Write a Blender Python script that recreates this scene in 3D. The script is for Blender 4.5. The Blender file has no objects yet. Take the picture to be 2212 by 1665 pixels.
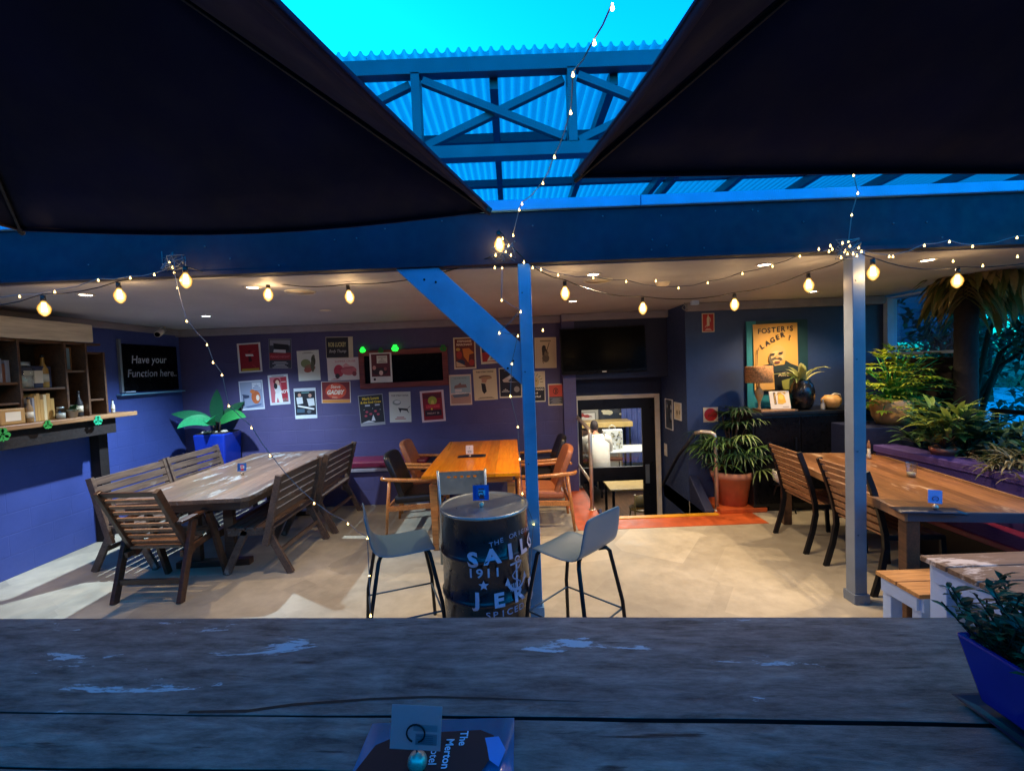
import bpy, math, random
from mathutils import Vector, Matrix
from math import radians as R, sin, cos, pi
random.seed(7)
SC = bpy.context.scene
C = SC.collection

# ------------------------------------------------------------------ camera
CAMZ, PITCH, ROLL, FPX, CX, CY = 1.78, 2.24, 2.18, 960.0, 1105.5, 832.5
cam_d = bpy.data.cameras.new('camera')
cam = bpy.data.objects.new('camera', cam_d); C.objects.link(cam)
M3 = Matrix.Rotation(R(90 - PITCH), 3, 'X') @ Matrix.Rotation(R(-ROLL), 3, 'Z')
cam.matrix_world = Matrix.Translation((0, 0, CAMZ)) @ M3.to_4x4()
cam_d.sensor_width = 36; cam_d.lens = 36 * FPX / 2211.0
cam_d.clip_start = 0.05; cam_d.clip_end = 3000
SC.camera = cam
SC.view_settings.view_transform = 'Standard'
SC.view_settings.look = 'None'
SC.view_settings.exposure = 0.0
SC.view_settings.gamma = 1.0
SC.cycles.use_denoising = True
SC.cycles.max_bounces = 8; SC.cycles.diffuse_bounces = 4; SC.cycles.glossy_bounces = 3
SC.cycles.transparent_max_bounces = 12; SC.cycles.transmission_bounces = 4
SC.cycles.sample_clamp_indirect = 4.0
SC.cycles.caustics_reflective = False; SC.cycles.caustics_refractive = False

# ------------------------------------------------------------------ dusk sky
W = bpy.data.worlds.new('World'); SC.world = W; W.use_nodes = True
nt = W.node_tree; nt.nodes.clear()
out = nt.nodes.new('ShaderNodeOutputWorld'); bg = nt.nodes.new('ShaderNodeBackground')
sky = nt.nodes.new('ShaderNodeTexSky'); sky.sky_type = 'NISHITA'; sky.sun_disc = False
sky.sun_elevation = R(7.0); sky.ozone_density = 4.0; sky.sun_rotation = R(-35)
tint = nt.nodes.new('ShaderNodeMix'); tint.data_type = 'RGBA'; tint.blend_type = 'MULTIPLY'
tint.inputs[0].default_value = 1.0
tint.inputs[7].default_value = (0.004, 0.64, 0.92, 1)
nt.links.new(sky.outputs[0], tint.inputs[6]); nt.links.new(tint.outputs[2], bg.inputs[0])
bg.inputs[1].default_value = SKY = 1.32
nt.links.new(bg.outputs[0], out.inputs[0])

def lamp(name, kind, loc, energy, color, size=0.05, spot=None, blend=0.5, tgt=None):
    d = bpy.data.lights.new(name, kind); d.energy = energy; d.color = color
    if kind in ('POINT', 'SPOT'): d.shadow_soft_size = size
    if kind == 'SPOT': d.spot_size = R(spot); d.spot_blend = blend
    if kind == 'AREA': d.size = size
    o = bpy.data.objects.new(name, d); C.objects.link(o); o.location = loc
    if tgt is not None:
        o.rotation_euler = (Vector(tgt) - Vector(loc)).to_track_quat('-Z', 'Y').to_euler()
    return o
WARM = (1.0, 0.71, 0.42); COOL = (0.62, 0.80, 1.0)

# ------------------------------------------------------------------ pixel to point
def ray(x, y):
    return M3 @ Vector(((x - CX) / FPX, -(y - CY) / FPX, -1.0))
def onz(x, y, z):
    d = ray(x, y); t = (z - CAMZ) / d.z
    return Vector((d.x * t, d.y * t, z))
def ony(x, y, Y):
    d = ray(x, y); t = Y / d.y
    return Vector((d.x * t, Y, CAMZ + d.z * t))
def onx(x, y, X):
    d = ray(x, y); t = X / d.x
    return Vector((X, d.y * t, CAMZ + d.z * t))

# ------------------------------------------------------------------ materials
def lin(h):
    if isinstance(h, str):
        h = h.lstrip('#'); h = ''.join(c * 2 for c in h) if len(h) == 3 else h; v = [int(h[i:i + 2], 16) / 255 for i in (0, 2, 4)]
    else: return tuple(h[:3])
    return tuple(c / 12.92 if c <= 0.04045 else ((c + 0.055) / 1.055) ** 2.4 for c in v)
MATS = {}
class NT:
    def __init__(s, name):
        s.m = bpy.data.materials.new(name); s.m.use_nodes = True
        s.t = s.m.node_tree; s.b = s.t.nodes['Principled BSDF']; s.out = s.t.nodes['Material Output']
        MATS[name] = s.m
    def n(s, kind, **kw):
        x = s.t.nodes.new(kind)
        for k, v in kw.items():
            if k.startswith('i_'): x.inputs[int(k[2:])].default_value = v
            else: setattr(x, k, v)
        return x
    def l(s, a, b): s.t.links.new(a, b)
    def coord(s, scale=(1, 1, 1), kind='Object', rot=(0, 0, 0)):
        tc = s.n('ShaderNodeTexCoord'); mp = s.n('ShaderNodeMapping')
        mp.inputs['Scale'].default_value = scale; mp.inputs['Rotation'].default_value = rot
        s.l(tc.outputs[kind], mp.inputs[0]); return mp.outputs[0]
    def noise(s, vec, scale, detail=4, rough=0.55, dist=0.0):
        x = s.n('ShaderNodeTexNoise'); x.inputs['Scale'].default_value = scale
        x.inputs['Detail'].default_value = detail; x.inputs['Roughness'].default_value = rough
        x.inputs['Distortion'].default_value = dist
        if vec is not None: s.l(vec, x.inputs['Vector'])
        return x.outputs['Fac']
    def ramp(s, fac, stops, interp='LINEAR'):
        x = s.n('ShaderNodeValToRGB'); x.color_ramp.interpolation = interp
        e = x.color_ramp.elements
        while len(e) < len(stops): e.new(0.5)
        for i, (p, c) in enumerate(stops):
            e[i].position = p; c = lin(c); e[i].color = (c[0], c[1], c[2], 1)
        s.l(fac, x.inputs[0]); return x.outputs[0]
    def mix(s, fac, a, b, mode='MIX'):
        x = s.n('ShaderNodeMix', data_type='RGBA', blend_type=mode)
        for i, v in ((0, fac), (6, a), (7, b)):
            if hasattr(v, 'links') or hasattr(v, 'is_linked'): s.l(v, x.inputs[i])
            else: x.inputs[i].default_value = v if i == 0 else (*lin(v), 1)
        return x.outputs[2]
    def color(s, c): s.l(c, s.b.inputs['Base Color']) if hasattr(c, 'is_linked') else s.b.inputs['Base Color'].__setattr__('default_value', (*lin(c), 1))
    def bump(s, h, strength=0.3, dist=0.01):
        x = s.n('ShaderNodeBump'); x.inputs['Strength'].default_value = strength; x.inputs['Distance'].default_value = dist
        s.l(h, x.inputs['Height']); s.l(x.outputs[0], s.b.inputs['Normal'])
    def rough(s, v):
        if hasattr(v, 'is_linked'): s.l(v, s.b.inputs['Roughness'])
        else: s.b.inputs['Roughness'].default_value = v

def plain(name, col, rough=0.5, metal=0.0, var=0.12, scale=6.0, bump=0.05, coat=0.0, rv=1.0):
    """paint, plastic or metal with slight mottling and wear"""
    t = NT(name); c = lin(col)
    v = t.coord(); f = t.noise(v, scale, 5)
    lo = tuple(x * (1 - var) for x in c); hi = tuple(min(1, x * (1 + var) + 0.002) for x in c)
    t.color(t.ramp(f, [(0.3, lo), (0.7, hi)]))
    f2 = t.noise(v, scale * 4, 4)
    r = t.n('ShaderNodeMapRange'); t.l(f2, r.inputs[0])
    r.inputs[1].default_value = 0.3; r.inputs[2].default_value = 0.7
    r.inputs[3].default_value = max(0.02, rough - 0.08 * rv); r.inputs[4].default_value = min(1, rough + 0.1 * rv)
    t.rough(r.outputs[0]); t.b.inputs['Metallic'].default_value = metal
    if bump: t.bump(f2, bump, 0.01)
    if coat: t.b.inputs['Coat Weight'].default_value = coat; t.b.inputs['Coat Roughness'].default_value = 0.08
    return t.m

def wood(name, dark, light, axis='Y', rough=0.45, grain=14.0, worn=None, worn_amt=0.62, coat=0.0, bump=0.25, board=None):
    """timber with grain running along one object axis; optional pale worn patches"""
    t = NT(name); k = {'X': 0, 'Y': 1, 'Z': 2}[axis]
    sc = [1.0, 1.0, 1.0]; sc[k] = 0.09
    v = t.coord(tuple(sc)); f = t.noise(v, grain, 8, 0.62, 0.6)
    col = t.ramp(f, [(0.28, dark), (0.72, light)])
    f3 = t.noise(t.coord(tuple(sc)), grain * 5, 3)
    col = t.mix(0.35, col, t.ramp(f3, [(0.35, tuple(x * 0.55 for x in lin(dark))), (0.65, light)]))
    if board:                                     # tone differs from board to board
        sx = t.n('ShaderNodeSeparateXYZ'); t.l(t.coord(), sx.inputs[0])
        ax, w = board
        d = t.n('ShaderNodeMath', operation='DIVIDE', i_1=w); t.l(sx.outputs[ax], d.inputs[0])
        fl = t.n('ShaderNodeMath', operation='FLOOR'); t.l(d.outputs[0], fl.inputs[0])
        wn = t.n('ShaderNodeTexWhiteNoise', noise_dimensions='1D'); t.l(fl.outputs[0], wn.inputs['W'])
        col = t.mix(0.8, col, t.ramp(wn.outputs[0], [(0, (0.62, 0.62, 0.62)), (1, (1.25, 1.22, 1.18))]), 'MULTIPLY')
    if worn:
        s2 = [3.0, 3.0, 3.0]; s2[k] = 0.8
        p = t.noise(t.coord(tuple(s2)), 2.2, 7, 0.68, 0.3)
        m = t.ramp(p, [(worn_amt - 0.03, (0, 0, 0)), (worn_amt + 0.03, (1, 1, 1))])
        col = t.mix(m, col, worn)
    t.color(col); t.rough(t.ramp(f, [(0.2, (rough + .15,) * 3), (0.8, (max(.05, rough - .08),) * 3)]))
    t.bump(f, bump, 0.004)
    if coat: t.b.inputs['Coat Weight'].default_value = coat; t.b.inputs['Coat Roughness'].default_value = 0.12
    return t.m

def glow(name, col, strength, sampling=False):
    t = NT(name); t.b.inputs['Base Color'].default_value = (*lin(col), 1)
    t.b.inputs['Emission Color'].default_value = (*lin(col), 1)
    t.b.inputs['Emission Strength'].default_value = strength
    if not sampling: t.m.cycles.emission_sampling = 'NONE'
    return t.m

def attr_mat(name, rough=0.6, trans=0.0, spec=0.5, noise=0.0, nscale=40.0):
    """colour comes from the mesh's own per-face colours (printing, leaves)"""
    t = NT(name); a = t.n('ShaderNodeVertexColor', layer_name='Col'); col = a.outputs[0]
    if noise:
        f = t.noise(t.coord(), nscale, 4)
        col = t.mix(noise, col, t.ramp(f, [(0.3, (0.35, 0.35, 0.35)), (0.7, (1.3, 1.3, 1.3))]), 'MULTIPLY')
    t.color(col); t.rough(rough); t.b.inputs['Specular IOR Level'].default_value = spec
    if trans:
        tr = t.n('ShaderNodeBsdfTranslucent'); t.l(col, tr.inputs[0])
        mx = t.n('ShaderNodeMixShader'); mx.inputs[0].default_value = trans
        t.l(t.b.outputs[0], mx.inputs[1]); t.l(tr.outputs[0], mx.inputs[2]); t.l(mx.outputs[0], t.out.inputs[0])
    return t.m

def floor_mat():
    t = NT('floor_concrete')
    v = t.coord(); a = t.noise(v, 0.9, 6, 0.6, 0.4); b = t.noise(v, 7, 7, 0.65); c = t.noise(v, 60, 3)
    col = t.ramp(a, [(0.34, '#a39c88'), (0.52, '#b9b29c'), (0.68, '#c9c3ae')])
    vo = t.n('ShaderNodeTexVoronoi', feature='F1', distance='CHEBYCHEV'); vo.inputs['Scale'].default_value = 1.5
    t.l(t.coord((1, 1, 1), 'Object', (0, 0, 0.6)), vo.inputs['Vector'])
    g = t.n('ShaderNodeSeparateColor'); t.l(vo.outputs['Color'], g.inputs[0])
    col = t.mix(0.8, col, t.ramp(g.outputs[0], [(0, (0.74, 0.73, 0.72)), (1, (1.06, 1.05, 1.02))]), 'MULTIPLY')  # sharp-edged light pools painted into the floor as tone cells
    col = t.mix(0.5, col, t.ramp(b, [(0.36, (0.72, 0.70, 0.68)), (0.6, (1.05, 1.04, 1.03))]), 'MULTIPLY')
    st = t.noise(v, 2.6, 8, 0.7, 0.8)
    col = t.mix(t.ramp(st, [(0.66, (0, 0, 0)), (0.74, (.5, .5, .5))]), col, '#7d7263')
    t.color(col); t.rough(t.ramp(b, [(0.3, (.38,) * 3), (0.7, (.62,) * 3)])); t.bump(c, 0.12, 0.003)
    return t.m
floor_mat()

def block_wall(name, col, col2=None, blk=True, rough=0.55):
    """painted blockwork / render: soft courses in the bump, scuffs in the colour"""
    t = NT(name); v = t.coord(); f = t.noise(v, 1.4, 6, 0.6); f2 = t.noise(v, 26, 5)
    c = lin(col); d = lin(col2) if col2 else tuple(x * 0.78 for x in c)
    cc = t.ramp(f, [(0.3, d), (0.7, c)])
    sp = t.noise(t.coord((1, 1, 1)), 9, 8, 0.75, 0.5)
    cc = t.mix(t.ramp(sp, [(0.715, (0, 0, 0)), (0.74, (0.45, 0.45, 0.45))]), cc, tuple(min(1, x * 2.2 + 0.05) for x in c))
    t.color(cc); t.rough(t.ramp(f2, [(0.3, (rough - .1,) * 3), (0.7, (rough + .12,) * 3)]))
    if blk:
        br = t.n('ShaderNodeTexBrick'); t.l(t.coord((1, 1, 1), 'UV'), br.inputs[0])
        br.inputs['Scale'].default_value = 1.0; br.inputs['Mortar Size'].default_value = 0.006
        br.inputs['Brick Width'].default_value = 0.4; br.inputs['Row Height'].default_value = 0.2
        br.inputs['Mortar Smooth'].default_value = 0.6
        br.inputs['Color1'].default_value = br.inputs['Color2'].default_value = (1, 1, 1, 1); br.inputs['Mortar'].default_value = (0, 0, 0, 1)
        m = t.mix(0.12, br.outputs[0], t.ramp(f2, [(0, (0, 0, 0)), (1, (1, 1, 1))])); t.bump(m, 0.35, 0.006)
    else: t.bump(f2, 0.15, 0.004)
    return t.m

NAVY = '#2c3278'
block_wall('wall_navy', '#4e4a76', '#423f66')
block_wall('wall_slate', '#36486e', '#2b3a5e', False)
block_wall('wall_blue', '#3f5198', '#344584')
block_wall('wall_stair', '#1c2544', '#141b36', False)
block_wall('planter_paint', '#4d3f80', '#433672')
block_wall('ceiling_paint', '#b9bac4', '#a4a6b2', False, 0.6)
block_wall('room_paint', '#b9b4a8', None, False)
plain('cornice_paint', '#8b8791', 0.5)
plain('beam_paint', '#0b1430', 0.75, var=0.22, scale=3)
plain('post_paint', '#6397b8', 0.38, var=0.15, scale=5)
plain('gutter_paint', '#5fa6d6', 0.4)
plain('roof_steel', '#4c626e', 0.42, 0.3)
plain('table_band', '#3c4654', 0.4); plain('post_grey', '#76828f', 0.4, var=0.12)
plain('black_metal', '#121419', 0.42, 0.4)
plain('black_plastic', '#15161b', 0.35)
plain('grey_metal', '#97a3a6', 0.35, 0.75)
plain('steel_rail', '#c9bca8', 0.34, 0.6)
plain('dark_rail', '#2d2f37', 0.4, 0.4)
plain('stool_ply', '#56707c', 0.34, 0.05, var=0.05, scale=2, bump=0, rv=.2)
plain('white_plastic', '#d9d7cf', 0.4)
plain('cream_paint', '#e2d6bf', 0.45)
plain('screen', '#05070b', 0.22, bump=0); MATS['screen'].node_tree.nodes['Principled BSDF'].inputs['Specular IOR Level'].default_value = 0.06
plain('tv_bezel', '#0a0b0f', 0.3, bump=0); MATS['tv_bezel'].node_tree.nodes['Principled BSDF'].inputs['Specular IOR Level'].default_value = 0.15
plain('door_black', '#0c0d11', 0.35, bump=0.02)
plain('orange_paint', '#b85424', 0.5, var=0.28, scale=5)
plain('yellow_paint', '#d99a1e', 0.45, var=0.2)
plain('terracotta', '#b5795a', 0.7, var=0.2, scale=8, bump=0.2)
plain('soil', '#2a1d14', 0.9, bump=0.6, scale=20)
plain('saucer_glaze', '#0a1434', 0.5); plain('menu_dark', '#12182c', 0.35); plain('blue_glaze', '#12309a', 0.16, var=0.2, scale=3, coat=0.35, bump=0.01)
plain('blue_plastic', '#1b55a8', 0.4)
plain('black_leather', '#1a1714', 0.38, bump=0.2, scale=20)
plain('tan_leather', '#a8653e', 0.42, bump=0.2, scale=20)
plain('red_vinyl', '#6e1d38', 0.35, bump=0.15, scale=12)
plain('drum_paint', '#12141d', 0.3, 0.1, var=0.35, scale=4, coat=0.25)
plain('black_cabinet', '#0b0c10', 0.4, bump=0.02)
plain('vase_black', '#0d0d10', 0.3, coat=0.3)
plain('wicker', '#c98f58', 0.7, var=.5, bump=0.8, scale=55)
plain('pumpkin', '#c79a5c', 0.5, var=0.25)
plain('white_timber', '#a9c2e6', 0.45)
plain('fire_red', '#b3261c', 0.4)
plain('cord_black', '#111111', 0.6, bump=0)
plain('cord_clear', '#6a6f74', 0.35, bump=0)
plain('brown_timber', '#170e0b', 0.9, bump=0.4, scale=10)
plain('teal_board', '#2c8790', 0.5)
plain('shamrock', '#2f9440', 0.5, bump=0)
plain('board_shade', '#1b3a3c', 0.5); plain('shamrock_teal', '#1fa878', 0.5, bump=0)
plain('shirt', '#c9c2b4', 0.8, bump=0.1)
plain('skin', '#b57a5c', 0.5, bump=0.05)
plain('hair_grey', '#8f8c88', 0.7, bump=0.6, scale=60)
plain('hair_dark', '#2b1d15', 0.7, bump=0.6, scale=60)
plain('trouser', '#23252d', 0.8)
plain('cloth_white', '#cfd2cf', 0.8)
plain('brown_pad', '#5d3f2c', 0.5)
plain('table_tan', '#c3a565', 0.35)
plain('curtain_blue', '#4f5f9e', 0.8)
plain('ceramic', '#b9b3a4', 0.3)
plain('canvas_navy', '#080c34', 0.92, var=0.35, scale=2.0, bump=0.25)
plain('canvas_brown', '#33263a', 0.9, var=0.2, scale=2, bump=0.2)
plain('bark', '#3a2a1c', 0.9, bump=0.8, scale=12)
plain('menu_cover', '#1a78a8', 0.22, var=.3, scale=5, coat=0.6, rv=.3, bump=0)
plain('grass', '#2c3a1e', 0.9, bump=0.5, scale=30)
plain('pale_render', '#c3d2e0', 0.7)
plain('rib_metal', '#0b0b14', 0.6, 0.0)
wood('wood_bench', '#41302a', '#75604e', 'Y', 0.42, worn='#938a7e', worn_amt=0.66)
wood('wood_armchair', '#2a1a12', '#5a3a26', 'X', 0.35, coat=0.2)
wood('wood_table_grey', '#5c4434', '#8a7058', 'Y', 0.34, worn='#94938e', worn_amt=0.59, board=(0, 0.115), coat=0.15)
wood('wood_orange', '#f06c00', '#ffa80a', 'Y', 0.3, 9, coat=0.12, bump=0.03, board=(0, 0.12))
wood('wood_orange_frame', '#a45c26', '#e0964a', 'X', 0.3, coat=0.4, bump=0.08)
wood('wood_right_table', '#6b4426', '#a87648', 'Y', 0.32, worn='#c0a07c', worn_amt=0.62, board=(0, 0.1), coat=0.2)
wood('wood_slat', '#6f4a32', '#a87c56', 'Y', 0.4)
wood('wood_picnic', '#6a4c36', '#9c7d62', 'X', 0.6, worn='#cfc0b0', worn_amt=0.58, board=(1, 0.13))
wood('wood_picnic_seat', '#96602e', '#d09a58', 'X', 0.5)
wood('wood_counter', '#6b4a30', '#a98158', 'Y', 0.4)
wood('wood_pale', '#c9bba4', '#efe6d4', 'Y', 0.6, 6)
wood('wood_frame', '#5a2422', '#8a3e36', 'X', 0.4)
wood('wood_shelf', '#3b2a1e', '#6a4a30', 'Y', 0.5)

def barrel_top():
    t = NT('drum_lid'); v = t.coord(); f = t.noise(v, 6, 7, 0.65, 0.8); g = t.noise(v, 3.2, 6, 0.6)
    col = t.ramp(f, [(0.35, '#a3ab9a'), (0.65, '#cfd2be')])
    col = t.mix(t.ramp(g, [(0.58, (0, 0, 0)), (0.64, (1, 1, 1))]), col, '#c9995c')
    t.color(col); t.b.inputs['Metallic'].default_value = 0.15; t.rough(t.ramp(f, [(0.3, (.22,) * 3), (0.7, (.42,) * 3)])); t.bump(f, 0.15, 0.004)
barrel_top()

def _tp(x, y):                       # point of the near table top, in the table's own axes
    a = onz(0, 1334, 1.0); b = onz(2211, 1329, 1.0); an = math.atan2(b.y - a.y, b.x - a.x); q = onz(x, y, 1.0) - (a + b) / 2
    return (q.x * cos(an) + q.y * sin(an), -q.x * sin(an) + q.y * cos(an))
WEAR_SHEEN = [(*_tp(1190, 1398), .12, .05, .45), (*_tp(900, 1418), .20, .06, .26), (*_tp(635, 1390), .12, .045, .24), (*_tp(1370, 1405), .13, .04, .24), (*_tp(1180, 1535), .02, .012, .3), (*_tp(820, 1485), .008, .008, .4), (*_tp(240, 1400), .16, .06, .04), (*_tp(1680, 1400), .16, .06, .06)]  # pale wear; the two outermost paint in downlight sheen
def near_table():
    t = NT('weathered_board')
    v = t.coord((0.24, 1, 1)); f = t.noise(v, 24, 12, 0.74, 0.2); g = t.noise(t.coord((0.25, 1.4, 1)), 5, 6, 0.6)
    col = t.ramp(f, [(0.36, '#4f423e'), (0.5, '#7c6d68'), (0.66, '#9f9089')])
    col = t.mix(0.6, col, t.ramp(g, [(0.35, (0.55, 0.55, 0.6)), (0.65, (1.2, 1.15, 1.1))]), 'MULTIPLY')
    nk = t.noise(t.coord((0.22, 2.2, 1)), 17, 6, 0.6, 0.2); col = t.mix(t.ramp(nk, [(0.30, (1, 1, 1)), (0.37, (0, 0, 0))]), col, '#1c181a')
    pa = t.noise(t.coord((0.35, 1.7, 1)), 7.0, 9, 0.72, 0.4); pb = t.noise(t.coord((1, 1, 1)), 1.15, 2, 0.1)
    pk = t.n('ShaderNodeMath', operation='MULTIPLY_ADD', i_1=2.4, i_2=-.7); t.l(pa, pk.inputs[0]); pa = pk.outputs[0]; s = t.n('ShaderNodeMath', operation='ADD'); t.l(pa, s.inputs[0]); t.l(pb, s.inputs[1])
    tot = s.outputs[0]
    for (px_, py_, rx_, ry_, am_) in WEAR_SHEEN:
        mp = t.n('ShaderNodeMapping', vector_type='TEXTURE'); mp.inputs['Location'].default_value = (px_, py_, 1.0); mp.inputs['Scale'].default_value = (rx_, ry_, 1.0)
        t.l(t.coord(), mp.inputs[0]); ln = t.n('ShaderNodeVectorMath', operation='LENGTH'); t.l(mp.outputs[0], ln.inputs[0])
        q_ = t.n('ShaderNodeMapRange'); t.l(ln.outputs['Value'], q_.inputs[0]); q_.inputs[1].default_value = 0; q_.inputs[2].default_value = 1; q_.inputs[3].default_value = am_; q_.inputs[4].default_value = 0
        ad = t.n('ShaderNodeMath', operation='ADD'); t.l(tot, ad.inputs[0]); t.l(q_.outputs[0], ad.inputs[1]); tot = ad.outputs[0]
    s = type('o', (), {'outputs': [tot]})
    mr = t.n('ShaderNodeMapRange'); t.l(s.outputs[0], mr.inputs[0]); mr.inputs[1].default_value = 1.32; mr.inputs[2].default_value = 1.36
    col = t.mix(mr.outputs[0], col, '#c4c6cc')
    t.color(col)
    mr2 = t.n('ShaderNodeMapRange'); t.l(f, mr2.inputs[0]); mr2.inputs[1].default_value = .3; mr2.inputs[2].default_value = .7; mr2.inputs[3].default_value = .62; mr2.inputs[4].default_value = .36
    t.rough(mr2.outputs[0]); t.bump(f, 0.9, 0.006)
near_table()
attr_mat('print', 0.5); attr_mat('leaf', 0.4, 0.25, 0.5, 0.35, 60); attr_mat('leaf_outdoor', 0.6, 0.3, 0.3, 0.4, 3)
attr_mat('items', 0.5); attr_mat('card_paper', 0.7, 0.6)
glow('bulb_core', '#ffdf9a', 30); glow('fairy_glow', '#ffd27a', 9); glow('down_warm', '#ffe6c8', 30); glow('down_cool', '#d8f0ff', 30)
glow('green_glow', '#1fe03c', 2.5)
glow('room_lamp', '#ffe9c8', 6)

def polycarb():
    t = NT('polycarbonate'); tr = t.n('ShaderNodeBsdfTranslucent'); tr.inputs[0].default_value = (0.40, 0.46, 0.47, 1)
    tp = t.n('ShaderNodeBsdfTransparent'); tp.inputs[0].default_value = (0.5, 0.7, 0.9, 1)
    g = t.n('ShaderNodeBsdfGlossy'); g.inputs[0].default_value = (.6, .6, .6, 1); g.inputs[1].default_value = 0.25
    m1 = t.n('ShaderNodeMixShader'); m1.inputs[0].default_value = 0.12; t.l(tr.outputs[0], m1.inputs[1]); t.l(tp.outputs[0], m1.inputs[2])
    m2 = t.n('ShaderNodeMixShader'); m2.inputs[0].default_value = 0.08; t.l(m1.outputs[0], m2.inputs[1]); t.l(g.outputs[0], m2.inputs[2])
    t.l(m2.outputs[0], t.out.inputs[0])
polycarb()
def glass(name, col=(0.9, 0.95, 1), refl=0.1):
    t = NT(name); tp = t.n('ShaderNodeBsdfTransparent'); tp.inputs[0].default_value = (*col, 1)
    g = t.n('ShaderNodeBsdfGlossy'); g.inputs[1].default_value = 0.03
    lw = t.n('ShaderNodeLayerWeight'); lw.inputs[0].default_value = 0.25; fr = t.n('ShaderNodeMapRange'); t.l(lw.outputs['Facing'], fr.inputs[0]); fr.inputs[3].default_value = refl * .4; fr.inputs[4].default_value = .45
    m = t.n('ShaderNodeMixShader'); t.l(fr.outputs[0], m.inputs[0]); t.l(tp.outputs[0], m.inputs[1]); t.l(g.outputs[0], m.inputs[2])
    t.l(m.outputs[0], t.out.inputs[0])
glass('glass'); glass('clear_plastic', (0.86, 0.9, 0.9))
def bulb_glass():
    t = NT('bulb_glass'); tp = t.n('ShaderNodeBsdfTransparent'); e = t.n('ShaderNodeEmission')
    lw = t.n('ShaderNodeLayerWeight'); lw.inputs[0].default_value = .5; t.l(t.ramp(lw.outputs['Facing'], [(0.05, (1.0, .80, .38)), (0.55, (1.0, .46, .06))]), e.inputs[0])
    r_ = t.n('ShaderNodeMapRange'); t.l(lw.outputs['Facing'], r_.inputs[0]); r_.inputs[1].default_value = .2; r_.inputs[2].default_value = .9; r_.inputs[3].default_value = 2.2; r_.inputs[4].default_value = .7; t.l(r_.outputs[0], e.inputs[1])
    m = t.n('ShaderNodeMixShader'); m.inputs[0].default_value = 0.65
    t.l(tp.outputs[0], m.inputs[1]); t.l(e.outputs[0], m.inputs[2]); t.l(m.outputs[0], t.out.inputs[0]); t.m.cycles.emission_sampling = 'NONE'
bulb_glass()

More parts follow.
